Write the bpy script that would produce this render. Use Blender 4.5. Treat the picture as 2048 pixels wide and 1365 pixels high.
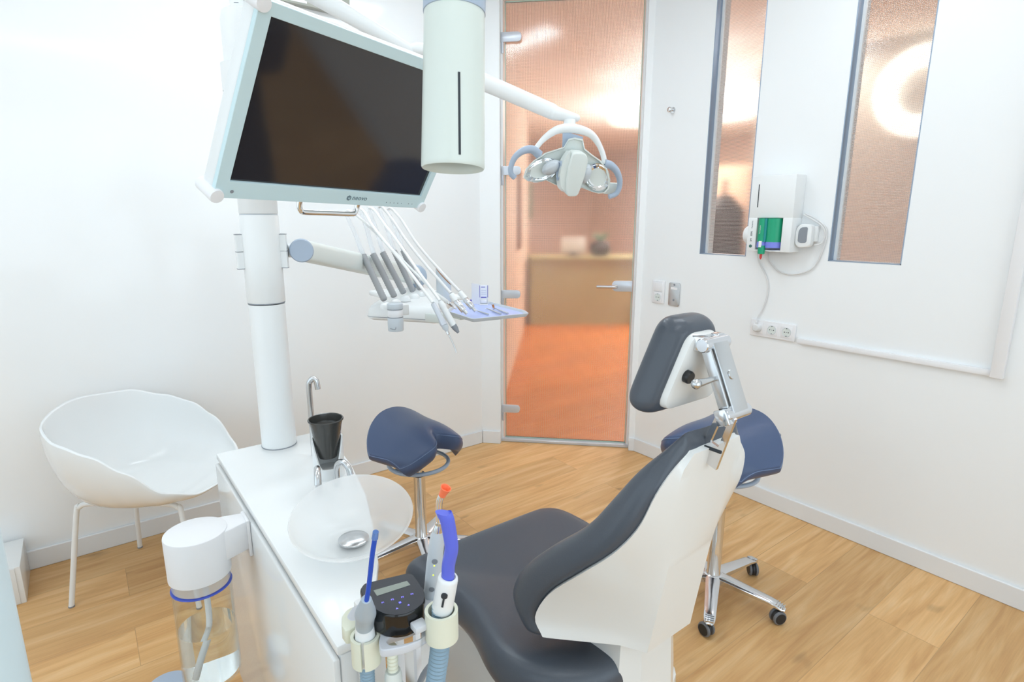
import bpy, bmesh, math, random
from mathutils import Vector, Matrix
random.seed(7)
for o in list(bpy.data.objects):
    bpy.data.objects.remove(o)
scene = bpy.context.scene
C = scene.collection
V = Vector
R = math.radians
PI = math.pi

# ---------------------------------------------------------------- camera
cam_data = bpy.data.cameras.new('camera')
cam = bpy.data.objects.new('camera', cam_data)
C.objects.link(cam)
cam.matrix_world = Matrix.Translation((0, 0, 1.45)) @ Matrix(((0.795346, 0.126648, -0.592777), (-0.606154, 0.168269, -0.777343), (0.001297, 0.977571, 0.2106))).to_4x4()
cam_data.sensor_width = 36.0
cam_data.lens = 36.0 * 1134.91 / 2048.0
cam_data.clip_start = 0.02
scene.camera = cam

# ---------------------------------------------------------------- light and exposure
scene.view_settings.view_transform = 'Standard'
scene.view_settings.look = 'None'
scene.view_settings.exposure = 0.09
scene.view_settings.gamma = 1.0
world = bpy.data.worlds.new('daylight')
scene.world = world
world.use_nodes = True
world.node_tree.nodes['Background'].inputs[0].default_value = (0.78, 0.91, 1.0, 1)
world.node_tree.nodes['Background'].inputs[1].default_value = 0.7

def area(name, loc, rot, sx, sy, watt, col=(1, 1, 1)):
    l = bpy.data.lights.new(name, 'AREA')
    l.shape = 'RECTANGLE'
    l.size, l.size_y, l.energy, l.color = sx, sy, watt, col
    o = bpy.data.objects.new(name, l)
    C.objects.link(o)
    o.location = loc
    o.rotation_euler = rot
    return o

DAY = (0.78, 0.91, 1.0)
for lx_, ly_, lw_ in ((1.0, 2.15, 9), (1.7, 0.9, 4), (-0.5, 1.7, 2), (0.2, 0.0, 2)):
    area('ceiling_lamp_light', (lx_, ly_, 2.74), (0, 0, 0), 1.5, 0.16, lw_, DAY)
area('window_light', (0.6, -1.9, 1.4), (R(90), 0, 0), 3.4, 2.2, 36, DAY)
area('window_light', (-1.9, 0.7, 1.4), (0, R(-90), 0), 2.2, 3.6, 25, DAY)
WARM = (1.0, 0.90, 0.79)
for hx_, hy_, hs_, hw_ in ((4.1, 3.1, 0.4, 9), (4.9, 2.45, 0.4, 8), (6.2, 4.55, 0.5, 28), (7.4, 5.5, 0.5, 50)):
    area('hall_fill', (hx_, hy_, 2.74), (0, 0, 0), hs_, hs_, hw_, WARM)  # added fill kept out of sight to brighten the hall, no fixture
for hx_, hy_, hs_, hw_ in ((4.1, 3.05, 0.4, 4), (6.2, 4.5, 0.5, 88)):
    area('hall_ceiling_fill', (hx_, hy_, 2.1), (PI, 0, 0), hs_, hs_, hw_, (0.97, 0.97, 1.0))  # unseen fill added facing up, only to brighten the hall ceiling
area('hall_fill', (3.9, 0.85, 2.74), (0, 0, 0), 1.2, 0.8, 9, (0.96, 0.97, 1.0))  # added unseen fill that brightens the partition behind the wider slit window

# ---------------------------------------------------------------- materials
def lin(c):
    c = c / 255.0
    return c / 12.92 if c <= 0.04045 else ((c + 0.055) / 1.055) ** 2.4

def rgb(r, g, b):
    return (lin(r), lin(g), lin(b), 1)

MATS = {}
def mat(name, col, rough=0.5, metal=0.0, spec=0.5, trans=0.0, ior=1.45, coat=0.0, emit=None, bump=0.0, bscale=200, var=0.04):
    m = bpy.data.materials.new(name)
    m.use_nodes = True
    nt = m.node_tree
    b = nt.nodes['Principled BSDF']
    b.inputs['Base Color'].default_value = col
    b.inputs['Roughness'].default_value = rough
    b.inputs['Metallic'].default_value = metal
    b.inputs['Specular IOR Level'].default_value = spec
    b.inputs['Transmission Weight'].default_value = trans
    b.inputs['IOR'].default_value = ior
    b.inputs['Coat Weight'].default_value = coat
    b.inputs['Coat Roughness'].default_value = 0.05
    tc = nt.nodes.new('ShaderNodeTexCoord')
    no = nt.nodes.new('ShaderNodeTexNoise')
    no.inputs['Scale'].default_value = bscale
    nt.links.new(tc.outputs['Object'], no.inputs['Vector'])
    if var and trans == 0 and emit is None:       # faint unevenness of the finish
        mr = nt.nodes.new('ShaderNodeMapRange')
        mr.inputs['To Min'].default_value = max(0.0, rough - var)
        mr.inputs['To Max'].default_value = min(1.0, rough + var)
        nt.links.new(no.outputs['Fac'], mr.inputs['Value'])
        nt.links.new(mr.outputs['Result'], b.inputs['Roughness'])
    if bump:
        bp = nt.nodes.new('ShaderNodeBump')
        bp.inputs['Strength'].default_value = bump
        bp.inputs['Distance'].default_value = 0.002
        nt.links.new(no.outputs['Fac'], bp.inputs['Height'])
        nt.links.new(bp.outputs['Normal'], b.inputs['Normal'])
    if emit:
        b.inputs['Emission Color'].default_value = emit[0]
        b.inputs['Emission Strength'].default_value = emit[1]
    MATS[name] = m
    return m

mat('wall_white', rgb(242, 244, 245), 0.6, bump=0.05, bscale=90)
mat('wall_gloss', rgb(242, 244, 245), 0.10, spec=0.5, var=0.02, bscale=3)
mat('ceiling_white', rgb(247, 248, 248), 0.8)
mat('skirting', rgb(232, 234, 236), 0.35)
mat('gloss_white', rgb(238, 240, 240), 0.14, coat=0.0, spec=0.4, var=0.02)
mat('satin_white', rgb(236, 238, 238), 0.3)
mat('shell_white', rgb(232, 233, 231), 0.22, coat=0.2)
mat('matte_white', rgb(238, 238, 240), 0.45)
mat('plastic_grey', rgb(203, 210, 216), 0.35)
mat('pale_green_grey', rgb(222, 228, 224), 0.35)
mat('blue_grey', rgb(168, 182, 200), 0.35)
mat('mid_grey', rgb(140, 145, 152), 0.4)
mat('alu', rgb(206, 211, 219), 0.32, metal=0.35, var=0.01)
mat('silver_paint', rgb(208, 211, 217), 0.35)
mat('alu_blue', rgb(150, 166, 186), 0.35, metal=0.5)
mat('satin_steel', rgb(206, 208, 210), 0.25, metal=1.0, var=0.0)
mat('chrome', rgb(225, 226, 228), 0.07, metal=1.0, var=0.0)
mat('polished_alu', rgb(218, 220, 224), 0.15, metal=1.0, var=0.0)
mat('mirror', rgb(240, 242, 244), 0.03, metal=1.0, var=0.0)
mat('vent_grey', rgb(170, 172, 163), 0.45)
mat('black_plastic', rgb(38, 40, 42), 0.35)
mat('black_gloss', rgb(20, 21, 23), 0.12, coat=0.3, var=0.02)
mat('panel_face', rgb(66, 68, 74), 0.25)
mat('lcd', rgb(150, 158, 150), 0.2)
mat('screen_glass', rgb(40, 37, 40), 0.09, spec=1.0, var=0.02, bscale=4)
mat('bezel', rgb(206, 229, 234), 0.35)
mat('logo_grey', rgb(110, 132, 142), 0.4)
mat('dark_slot', rgb(48, 54, 60), 0.6)
mat('leather', rgb(78, 84, 93), 0.3, spec=0.5, bump=0.12, bscale=500)
mat('leather_blue', rgb(72, 88, 120), 0.36, spec=0.5, bump=0.12, bscale=500)
mat('seam_blue', rgb(104, 124, 158), 0.4)
mat('caster_black', rgb(42, 43, 45), 0.45)
mat('caster_tread', rgb(112, 115, 120), 0.5)
mat('cone_cream', rgb(214, 222, 216), 0.3)
mat('orange_tip', rgb(255, 128, 84), 0.4)
mat('blue_tip', rgb(98, 112, 225), 0.35)
mat('blue_tube', rgb(28, 78, 190), 0.25)
mat('blue_tube_end', rgb(120, 160, 225), 0.2, trans=0.5)
mat('hose_blue_grey', rgb(140, 166, 184), 0.4)
mat('ejector_grey', rgb(176, 190, 202), 0.4)
mat('cream', rgb(226, 228, 210), 0.4)
mat('tray_blue', rgb(178, 192, 240), 0.3)
mat('deep_blue', rgb(44, 36, 170), 0.35)
mat('amber', rgb(168, 108, 62), 0.15)
mat('black_rib', rgb(62, 62, 60), 0.25, coat=0.2)
mat('cartridge_green', rgb(24, 160, 118), 0.3)
mat('cartridge_teal', rgb(20, 140, 140), 0.3)
mat('cartridge_blue', rgb(128, 138, 228), 0.35)
mat('mix_red', rgb(220, 76, 70), 0.4)
mat('green_button', rgb(70, 112, 104), 0.4)
mat('cable_white', rgb(222, 222, 222), 0.45)
mat('ribbed_grey', rgb(156, 158, 160), 0.4)
mat('pale_cabinet', rgb(205, 221, 226), 0.3)
mat('led_green', rgb(190, 220, 60), 0.4, emit=(rgb(200, 235, 40), 2.0))
mat('led_blue', rgb(90, 90, 255), 0.4, emit=(rgb(80, 80, 255), 3.0))
mat('icon_violet', rgb(150, 140, 240), 0.4, emit=(rgb(120, 110, 235), 0.8))
mat('lamp_white', (1, 1, 1, 1), 0.5, emit=((0.95, 0.98, 1.0, 1), 5.0))
mat('ring_white', (1, 1, 1, 1), 0.5, emit=((1.0, 0.94, 0.85, 1), 1.25))
mat('hall_peach', rgb(236, 214, 196), 0.7)
mat('hall_brown', rgb(190, 158, 136), 0.6)
mat('hall_dark', rgb(74, 66, 64), 0.6)
mat('hall_red', rgb(150, 92, 72), 0.6)
mat('hall_beige', rgb(178, 170, 122), 0.6)
mat('hall_green', rgb(120, 160, 130), 0.6)
mat('hall_cream', rgb(252, 247, 240), 0.7)
mat('hall_grey', rgb(216, 211, 205), 0.7)
mat('water_blue_ring', rgb(70, 92, 200), 0.3)
mat('water', (0.97, 0.99, 0.99, 1), 0.0, trans=1.0, ior=1.2)
mat('door_edge_green', rgb(176, 192, 178), 0.2)

def plank_floor(name, base, dark, light, scale_w=0.225, scale_l=1.35):
    m = bpy.data.materials.new(name)
    m.use_nodes = True
    nt = m.node_tree
    N, L = nt.nodes, nt.links
    b = N['Principled BSDF']
    tc = N.new('ShaderNodeTexCoord')
    br = N.new('ShaderNodeTexBrick')
    br.offset = 0.37
    br.inputs['Scale'].default_value = 1.0
    br.inputs['Brick Width'].default_value = scale_l
    br.inputs['Row Height'].default_value = scale_w
    br.inputs['Mortar Size'].default_value = 0.0012
    br.inputs['Mortar Smooth'].default_value = 0.2
    br.inputs['Bias'].default_value = 0.0
    br.inputs['Color1'].default_value = (0.0, 0.0, 0.0, 1)
    br.inputs['Color2'].default_value = (1.0, 1.0, 1.0, 1)
    br.inputs['Mortar'].default_value = (0.5, 0.5, 0.5, 1)
    L.new(tc.outputs['Object'], br.inputs['Vector'])
    # per-plank offset so the grain breaks at each board
    add = N.new('ShaderNodeVectorMath'); add.operation = 'MULTIPLY_ADD'
    add.inputs[1].default_value = (0.0, 0.0, 13.0)
    L.new(br.outputs['Color'], add.inputs[0])
    L.new(tc.outputs['Object'], add.inputs[2])
    mp = N.new('ShaderNodeMapping')
    mp.inputs['Scale'].default_value = (1.3, 15.0, 1.0)
    L.new(add.outputs[0], mp.inputs['Vector'])
    g1 = N.new('ShaderNodeTexNoise'); g1.inputs['Scale'].default_value = 1.6; g1.inputs['Detail'].default_value = 6; g1.inputs['Distortion'].default_value = 0.9
    L.new(mp.outputs[0], g1.inputs['Vector'])
    mp2 = N.new('ShaderNodeMapping')
    mp2.inputs['Scale'].default_value = (3.0, 90.0, 1.0)
    L.new(add.outputs[0], mp2.inputs['Vector'])
    g2 = N.new('ShaderNodeTexNoise'); g2.inputs['Scale'].default_value = 2.4; g2.inputs['Detail'].default_value = 5
    L.new(mp2.outputs[0], g2.inputs['Vector'])
    mp3 = N.new('ShaderNodeMapping')
    mp3.inputs['Scale'].default_value = (2.2, 7.0, 1.0)
    L.new(add.outputs[0], mp3.inputs['Vector'])
    kn = N.new('ShaderNodeTexNoise'); kn.inputs['Scale'].default_value = 1.9; kn.inputs['Detail'].default_value = 1
    L.new(mp3.outputs[0], kn.inputs['Vector'])
    cr = N.new('ShaderNodeValToRGB')
    cr.color_ramp.elements[0].position = 0.28; cr.color_ramp.elements[0].color = dark
    cr.color_ramp.elements[1].position = 0.72; cr.color_ramp.elements[1].color = light
    e = cr.color_ramp.elements.new(0.5); e.color = base
    L.new(g1.outputs['Fac'], cr.inputs['Fac'])
    mx = N.new('ShaderNodeMixRGB'); mx.blend_type = 'MULTIPLY'; mx.inputs['Fac'].default_value = 0.35
    r2 = N.new('ShaderNodeMapRange'); r2.inputs['To Min'].default_value = 0.62; r2.inputs['To Max'].default_value = 1.34
    L.new(g2.outputs['Fac'], r2.inputs['Value'])
    L.new(cr.outputs['Color'], mx.inputs[1]); L.new(r2.outputs[0], mx.inputs[2])
    kr = N.new('ShaderNodeMapRange'); kr.inputs['From Min'].default_value = 0.70; kr.inputs['From Max'].default_value = 0.80
    kr.inputs['To Min'].default_value = 1.0; kr.inputs['To Max'].default_value = 0.66
    L.new(kn.outputs['Fac'], kr.inputs['Value'])
    mk = N.new('ShaderNodeMixRGB'); mk.blend_type = 'MULTIPLY'; mk.inputs['Fac'].default_value = 1.0
    L.new(mx.outputs[0], mk.inputs[1]); L.new(kr.outputs[0], mk.inputs[2])
    tone = N.new('ShaderNodeMapRange'); tone.inputs['To Min'].default_value = 0.90; tone.inputs['To Max'].default_value = 1.10
    L.new(br.outputs['Color'], tone.inputs['Value'])
    mt = N.new('ShaderNodeMixRGB'); mt.blend_type = 'MULTIPLY'; mt.inputs['Fac'].default_value = 1.0
    L.new(mk.outputs[0], mt.inputs[1]); L.new(tone.outputs[0], mt.inputs[2])
    jt = N.new('ShaderNodeMapRange'); jt.inputs['To Min'].default_value = 1.0; jt.inputs['To Max'].default_value = 0.72
    L.new(br.outputs['Fac'], jt.inputs['Value'])
    mj = N.new('ShaderNodeMixRGB'); mj.blend_type = 'MULTIPLY'; mj.inputs['Fac'].default_value = 1.0
    L.new(mt.outputs[0], mj.inputs[1]); L.new(jt.outputs[0], mj.inputs[2])
    L.new(mj.outputs[0], b.inputs['Base Color'])
    b.inputs['Roughness'].default_value = 0.42
    b.inputs['Specular IOR Level'].default_value = 0.35
    bp = N.new('ShaderNodeBump'); bp.inputs['Strength'].default_value = 0.08; bp.inputs['Distance'].default_value = 0.002
    L.new(g2.outputs['Fac'], bp.inputs['Height']); L.new(bp.outputs['Normal'], b.inputs['Normal'])
    MATS[name] = m
plank_floor('oak_floor', rgb(216, 171, 116), rgb(200, 152, 99), rgb(226, 187, 137))
plank_floor('hall_floor', rgb(200, 116, 52), rgb(190, 102, 42), rgb(210, 130, 66))

def dotted_glass(name, rough, pitch):
    """patterned privacy glass: blurred see-through with a grid of small white printed dots"""
    m = bpy.data.materials.new(name)
    m.use_nodes = True
    nt = m.node_tree
    N, L = nt.nodes, nt.links
    for n in list(N):
        N.remove(n)
    out = N.new('ShaderNodeOutputMaterial')
    rf = N.new('ShaderNodeBsdfRefraction'); rf.inputs['Roughness'].default_value = rough; rf.inputs['IOR'].default_value = 1.12
    rf.inputs['Color'].default_value = (0.97, 0.97, 0.96, 1)
    gl = N.new('ShaderNodeBsdfGlossy'); gl.inputs['Roughness'].default_value = 0.15
    m1 = N.new('ShaderNodeMixShader'); m1.inputs[0].default_value = 0.05
    L.new(rf.outputs[0], m1.inputs[1]); L.new(gl.outputs[0], m1.inputs[2])
    tc = N.new('ShaderNodeTexCoord')
    mp = N.new('ShaderNodeMapping'); mp.inputs['Scale'].default_value = (1 / pitch,) * 3
    L.new(tc.outputs['UV'], mp.inputs['Vector'])
    fr = N.new('ShaderNodeVectorMath'); fr.operation = 'FRACTION'
    L.new(mp.outputs[0], fr.inputs[0])
    sb = N.new('ShaderNodeVectorMath'); sb.operation = 'SUBTRACT'; sb.inputs[1].default_value = (0.5, 0.5, 0.0)
    L.new(fr.outputs[0], sb.inputs[0])
    ln = N.new('ShaderNodeVectorMath'); ln.operation = 'LENGTH'
    L.new(sb.outputs[0], ln.inputs[0])
    mr = N.new('ShaderNodeMapRange'); mr.inputs['From Min'].default_value = 0.20; mr.inputs['From Max'].default_value = 0.30
    mr.inputs['To Min'].default_value = 0.42; mr.inputs['To Max'].default_value = 0.0
    L.new(ln.outputs['Value'], mr.inputs['Value'])
    tl = N.new('ShaderNodeBsdfTranslucent'); tl.inputs['Color'].default_value = (0.95, 0.93, 0.9, 1)
    df = N.new('ShaderNodeBsdfDiffuse'); df.inputs['Color'].default_value = (0.9, 0.9, 0.9, 1)
    m2 = N.new('ShaderNodeMixShader'); m2.inputs[0].default_value = 0.5
    L.new(tl.outputs[0], m2.inputs[1]); L.new(df.outputs[0], m2.inputs[2])
    m3 = N.new('ShaderNodeMixShader')
    L.new(mr.outputs[0], m3.inputs[0]); L.new(m1.outputs[0], m3.inputs[1]); L.new(m2.outputs[0], m3.inputs[2])
    L.new(m3.outputs[0], out.inputs['Surface'])
    MATS[name] = m
dotted_glass('pattern_glass', 0.22, 0.0065)

def frosted(name, col, rough, mixw):
    m = bpy.data.materials.new(name)
    m.use_nodes = True
    nt = m.node_tree
    N, L = nt.nodes, nt.links
    b = N['Principled BSDF']
    b.inputs['Base Color'].default_value = col
    b.inputs['Roughness'].default_value = rough
    b.inputs['Coat Weight'].default_value = 0.4
    tr = N.new('ShaderNodeBsdfTranslucent'); tr.inputs['Color'].default_value = col
    tp = N.new('ShaderNodeBsdfTransparent')
    a = N.new('ShaderNodeMixShader'); a.inputs[0].default_value = 0.45
    L.new(b.outputs[0], a.inputs[1]); L.new(tr.outputs[0], a.inputs[2])
    c = N.new('ShaderNodeMixShader'); c.inputs[0].default_value = mixw
    L.new(a.outputs[0], c.inputs[1]); L.new(tp.outputs[0], c.inputs[2])
    L.new(c.outputs[0], N['Material Output'].inputs['Surface'])
    MATS[name] = m
def thin_clear(name):
    """thin clear glass: see-through with a mirror-like sheen at grazing angles"""
    m = bpy.data.materials.new(name)
    m.use_nodes = True
    N, L = m.node_tree.nodes, m.node_tree.links
    tp = N.new('ShaderNodeBsdfTransparent'); tp.inputs['Color'].default_value = (0.965, 0.98, 0.98, 1)
    gl = N.new('ShaderNodeBsdfGlossy'); gl.inputs['Roughness'].default_value = 0.03
    lf = N.new('ShaderNodeLayerWeight'); lf.inputs['Blend'].default_value = 0.5
    pw = N.new('ShaderNodeMath'); pw.operation = 'POWER'; pw.inputs[1].default_value = 3.5
    lw = N.new('ShaderNodeMapRange'); lw.inputs['To Min'].default_value = 0.03; lw.inputs['To Max'].default_value = 0.6
    L.new(lf.outputs['Facing'], pw.inputs[0]); L.new(pw.outputs[0], lw.inputs['Value'])
    mx = N.new('ShaderNodeMixShader')
    L.new(lw.outputs[0], mx.inputs[0]); L.new(tp.outputs[0], mx.inputs[1]); L.new(gl.outputs[0], mx.inputs[2])
    L.new(mx.outputs[0], N['Material Output'].inputs['Surface'])
    MATS[name] = m
thin_clear('clear_glass')
frosted('frosted_glass', rgb(250, 251, 251), 0.2, 0.5)
frosted('clear_plastic', rgb(238, 242, 246), 0.15, 0.55)

# ---------------------------------------------------------------- mesh helpers
class MB:
    """collects shapes into one mesh"""
    def __init__(self):
        self.b = bmesh.new()
        self.smooth = 40
    def _merge(self, t):
        me = bpy.data.meshes.new('tmp')
        t.to_mesh(me); t.free()
        self.b.from_mesh(me)
        bpy.data.meshes.remove(me)
        return self
    def poly(self, verts, faces, bev=0.0, seg=2, sharp=25):
        t = bmesh.new()
        vs = [t.verts.new(v) for v in verts]
        for f in faces:
            try:
                t.faces.new([vs[i] for i in f])
            except ValueError:
                pass
        bmesh.ops.recalc_face_normals(t, faces=t.faces[:])
        if bev:
            es = [e for e in t.edges if len(e.link_faces) == 2 and e.calc_face_angle(0) > R(sharp)]
            bmesh.ops.bevel(t, geom=es, offset=bev, segments=seg, affect='EDGES', profile=0.5, clamp_overlap=True)
        return self._merge(t)
    def box(self, lo, hi, bev=0.0, seg=2):
        (a, b, c), (d, e, f) = lo, hi
        vs = [(a, b, c), (d, b, c), (d, e, c), (a, e, c), (a, b, f), (d, b, f), (d, e, f), (a, e, f)]
        return self.poly(vs, [(0, 3, 2, 1), (4, 5, 6, 7), (0, 1, 5, 4), (1, 2, 6, 5), (2, 3, 7, 6), (3, 0, 4, 7)], bev, seg)
    def obox(self, o, ex, ey, ez, lo, hi, bev=0.0, seg=2):
        o, ex, ey, ez = V(o), V(ex), V(ey), V(ez)
        (a, b, c), (d, e, f) = lo, hi
        vs = [(a, b, c), (d, b, c), (d, e, c), (a, e, c), (a, b, f), (d, b, f), (d, e, f), (a, e, f)]
        vs = [o + ex * x + ey * y + ez * z for x, y, z in vs]
        return self.poly(vs, [(0, 3, 2, 1), (4, 5, 6, 7), (0, 1, 5, 4), (1, 2, 6, 5), (2, 3, 7, 6), (3, 0, 4, 7)], bev, seg)
    def prism(self, pts, off, bev=0.0, seg=2, sharp=25):
        n = len(pts); off = V(off)
        vs = [V(p) for p in pts] + [V(p) + off for p in pts]
        fs = [tuple(range(n)), tuple(range(2 * n - 1, n - 1, -1))]
        fs += [(i, (i + 1) % n, n + (i + 1) % n, n + i) for i in range(n)]
        return self.poly(vs, fs, bev, seg, sharp)
    def loft(self, rings, cap=True, closed=True):
        n = len(rings[0])
        vs = [p for r in rings for p in r]
        fs = []
        for k in range(len(rings) - 1):
            for i in range(n if closed else n - 1):
                j = (i + 1) % n
                fs.append((k * n + i, k * n + j, (k + 1) * n + j, (k + 1) * n + i))
        if cap:
            fs.append(tuple(range(n - 1, -1, -1)))
            fs.append(tuple(range((len(rings) - 1) * n, len(rings) * n)))
        return self.poly(vs, fs)
    def tube(self, pts, r, seg=12, cap=True):
        pts = [V(p) for p in pts]
        rs = r if isinstance(r, (list, tuple)) else [r] * len(pts)
        t = (pts[1] - pts[0]).normalized()
        up = V((0, 0, 1)) if abs(t.z) < 0.9 else V((1, 0, 0))
        x = t.cross(up).normalized()
        rings = []
        for i, p in enumerate(pts):
            if i == 0: d = pts[1] - pts[0]
            elif i == len(pts) - 1: d = pts[-1] - pts[-2]
            else: d = (pts[i + 1] - pts[i]).normalized() + (pts[i] - pts[i - 1]).normalized()
            if d.length < 1e-9: d = t
            d.normalize()
            x = (x - d * x.dot(d)).normalized()
            y = d.cross(x)
            rings.append([p + (x * math.cos(a) + y * math.sin(a)) * rs[i] for a in [2 * PI * k / seg for k in range(seg)]])
        return self.loft(rings, cap)
    def lathe(self, o, axis, prof, seg=32, closed=False):
        """prof: (radius, height along axis); closed joins last ring to the first"""
        o, ax = V(o), V(axis).normalized()
        up = V((0, 0, 1)) if abs(ax.z) < 0.9 else V((1, 0, 0))
        x = ax.cross(up).normalized(); y = ax.cross(x)
        rings = [[o + ax * h + (x * math.cos(a) + y * math.sin(a)) * max(r, 1e-5) for a in [2 * PI * k / seg for k in range(seg)]] for r, h in prof]
        if closed:
            rings.append(rings[0])
            n = seg; m = len(prof)
            vs = [p for r in rings[:-1] for p in r]
            fs = [(k * n + i, k * n + (i + 1) % n, ((k + 1) % m) * n + (i + 1) % n, ((k + 1) % m) * n + i) for k in range(m) for i in range(n)]
            return self.poly(vs, fs)
        return self.loft(rings, cap=True)
    def disc(self, o, axis, r, h, bev=0.0, seg=28):
        b = bev
        if b:
            return self.lathe(o, axis, [(r - b, 0), (r - 0.3 * b, 0.3 * b), (r, b), (r, h - b), (r - 0.3 * b, h - 0.3 * b), (r - b, h)], seg)
        return self.lathe(o, axis, [(r, 0), (r, h)], seg)
    def ell(self, o, rx, ry, rz, seg=20, rot=None):
        t = bmesh.new()
        bmesh.ops.create_uvsphere(t, u_segments=seg, v_segments=max(6, seg // 2), radius=1.0)
        M = Matrix.Translation(V(o)) @ (rot.to_4x4() if rot else Matrix.Identity(4)) @ Matrix.Diagonal((rx, ry, rz, 1))
        bmesh.ops.transform(t, matrix=M, verts=t.verts[:])
        return self._merge(t)

def smooth_path(pts, n=8):
    """Catmull-Rom through pts"""
    P = [V(p) for p in pts]
    P = [P[0] * 2 - P[1]] + P + [P[-1] * 2 - P[-2]]
    out = []
    for i in range(1, len(P) - 2):
        a, b, c, d = P[i - 1:i + 3]
        for k in range(n):
            t = k / n
            out.append(0.5 * ((2 * b) + (c - a) * t + (2 * a - 5 * b + 4 * c - d) * t * t + (3 * b - a - 3 * c + d) * t ** 3))
    out.append(P[-2])
    return out

def thing(name, label, cat, loc=(0, 0, 0), rotz=0.0, group=None):
    o = bpy.data.objects.new(name, None)
    C.objects.link(o)
    o.empty_display_size = 0.05
    o.location = loc
    o.rotation_euler = (0, 0, rotz)
    o['label'] = label; o['category'] = cat
    if group: o['group'] = group
    return o

def origin_of(o):
    p = V((0, 0, 0))
    while o is not None:
        p = p + o.location
        o = o.parent
    return p

def finish(name, mb, m, parent, local, sub):
    me = bpy.data.meshes.new(name)
    if parent is not None and not local:
        bmesh.ops.translate(mb.b, vec=-origin_of(parent), verts=mb.b.verts[:])
    for f in mb.b.faces: f.smooth = True
    mb.b.to_mesh(me)
    mb.b.free()
    me.materials.append(MATS[m])
    me.set_sharp_from_angle(angle=R(mb.smooth))
    o = bpy.data.objects.new(name, me)
    C.objects.link(o)
    if parent is not None: o.parent = parent
    if sub:
        md = o.modifiers.new('subdivision', 'SUBSURF'); md.levels = sub; md.render_levels = sub
    return o

def part(name, mb, m, parent, label=None, local=False, sub=0):
    o = finish(name, mb, m, parent, local, sub)
    if label: o['label'] = label
    return o

def solo(name, mb, m, label, cat, group=None, sub=0, base=None):
    """a thing that is one mesh"""
    o = finish(name, mb, m, None, True, sub)
    if base is not None:
        b = V(base)
        o.data.transform(Matrix.Translation(-b)); o.location = b
    o['label'] = label; o['category'] = cat
    if group: o['group'] = group
    return o

def struct(name, mb, m, parent=None):
    o = finish(name, mb, m, parent, False, 0)
    if parent is None: o['kind'] = 'structure'
    return o

def copy_thing(root, loc, rotz, label):
    r = root.copy(); C.objects.link(r)
    r.location = loc; r.rotation_euler = (0, 0, rotz); r['label'] = label
    for ch in list(root.children):
        c = ch.copy(); C.objects.link(c); c.parent = r
        for g in list(ch.children):
            d = g.copy(); C.objects.link(d); d.parent = c
    return r

def text_mesh(name, body, size, o, ex, ey, m, parent, shear=0.0, space=1.0, depth=0.0003, align='CENTER'):
    cu = bpy.data.curves.new(name, 'FONT')
    cu.body = body; cu.size = size; cu.extrude = depth; cu.shear = shear; cu.space_character = space
    cu.align_x = align; cu.align_y = 'CENTER'
    t = bpy.data.objects.new(name + '_curve', cu)
    C.objects.link(t)
    bpy.context.view_layer.update()
    me = bpy.data.meshes.new_from_object(t)
    bpy.data.objects.remove(t); bpy.data.curves.remove(cu)
    ex, ey = V(ex).normalized(), V(ey).normalized(); ez = ex.cross(ey)
    M = Matrix(((ex.x, ey.x, ez.x, 0), (ex.y, ey.y, ez.y, 0), (ex.z, ey.z, ez.z, 0), (0, 0, 0, 1)))
    me.transform(Matrix.Translation(V(o) - origin_of(parent)) @ M)
    me.materials.clear(); me.materials.append(MATS[m])
    ob = bpy.data.objects.new(name, me)
    C.objects.link(ob); ob.parent = parent
    return ob

def flat_shape(name, outlines, o, ex, ey, ez, thick, m, parent, bev=0.0, label=None):
    """a plate with holes: 2D outlines (first is outer) extruded along ez"""
    cu = bpy.data.curves.new(name, 'CURVE'); cu.dimensions = '2D'; cu.fill_mode = 'BOTH'
    cu.extrude = thick / 2 - bev; cu.bevel_depth = bev; cu.bevel_resolution = 2; cu.offset = -bev
    for pts in outlines:
        s = cu.splines.new('POLY'); s.points.add(len(pts) - 1); s.use_cyclic_u = True
        for q, (x, y) in zip(s.points, pts): q.co = (x, y, 0, 1)
    t = bpy.data.objects.new(name + '_curve', cu); C.objects.link(t)
    bpy.context.view_layer.update()
    me = bpy.data.meshes.new_from_object(t)
    bpy.data.objects.remove(t); bpy.data.curves.remove(cu)
    ex, ey, ez = V(ex), V(ey), V(ez)
    M = Matrix(((ex.x, ey.x, ez.x, 0), (ex.y, ey.y, ez.y, 0), (ex.z, ey.z, ez.z, 0), (0, 0, 0, 1)))
    me.transform(Matrix.Translation(V(o) - origin_of(parent)) @ M)
    me.materials.clear(); me.materials.append(MATS[m])
    for p in me.polygons: p.use_smooth = True
    me.set_sharp_from_angle(angle=R(35))
    ob = bpy.data.objects.new(name, me); C.objects.link(ob); ob.parent = parent
    if label: ob['label'] = label
    return ob

def rounded(pts, r, n=5):
    """round the corners of a 2D polygon"""
    out = []
    k = len(pts)
    rr = r if isinstance(r, (list, tuple)) else [r] * k
    for i in range(k):
        a, b, c = V(pts[i - 1]).to_2d(), V(pts[i]).to_2d(), V(pts[(i + 1) % k]).to_2d()
        u, w = (a - b), (c - b)
        q = min(rr[i], 0.49 * u.length, 0.49 * w.length)
        p0, p1 = b + u.normalized() * q, b + w.normalized() * q
        for j in range(n + 1):
            t = j / n
            out.append(tuple((1 - t) ** 2 * p0 + 2 * t * (1 - t) * b + t * t * p1))
    return out

# ================================================================ THE ROOM
H = 2.80
XR, YL = 2.69, 2.935
XB, YB = -1.75, -1.75
CH = 4.927                       # chamfer plane: X + Y = CH
DG = 5.013                       # plane of the door leaf
s2 = math.sqrt(0.5)
DT = V((s2, -s2, 0))             # along the door wall, towards the right wall
DN = V((s2, s2, 0))              # out of the treatment room through the door

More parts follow.
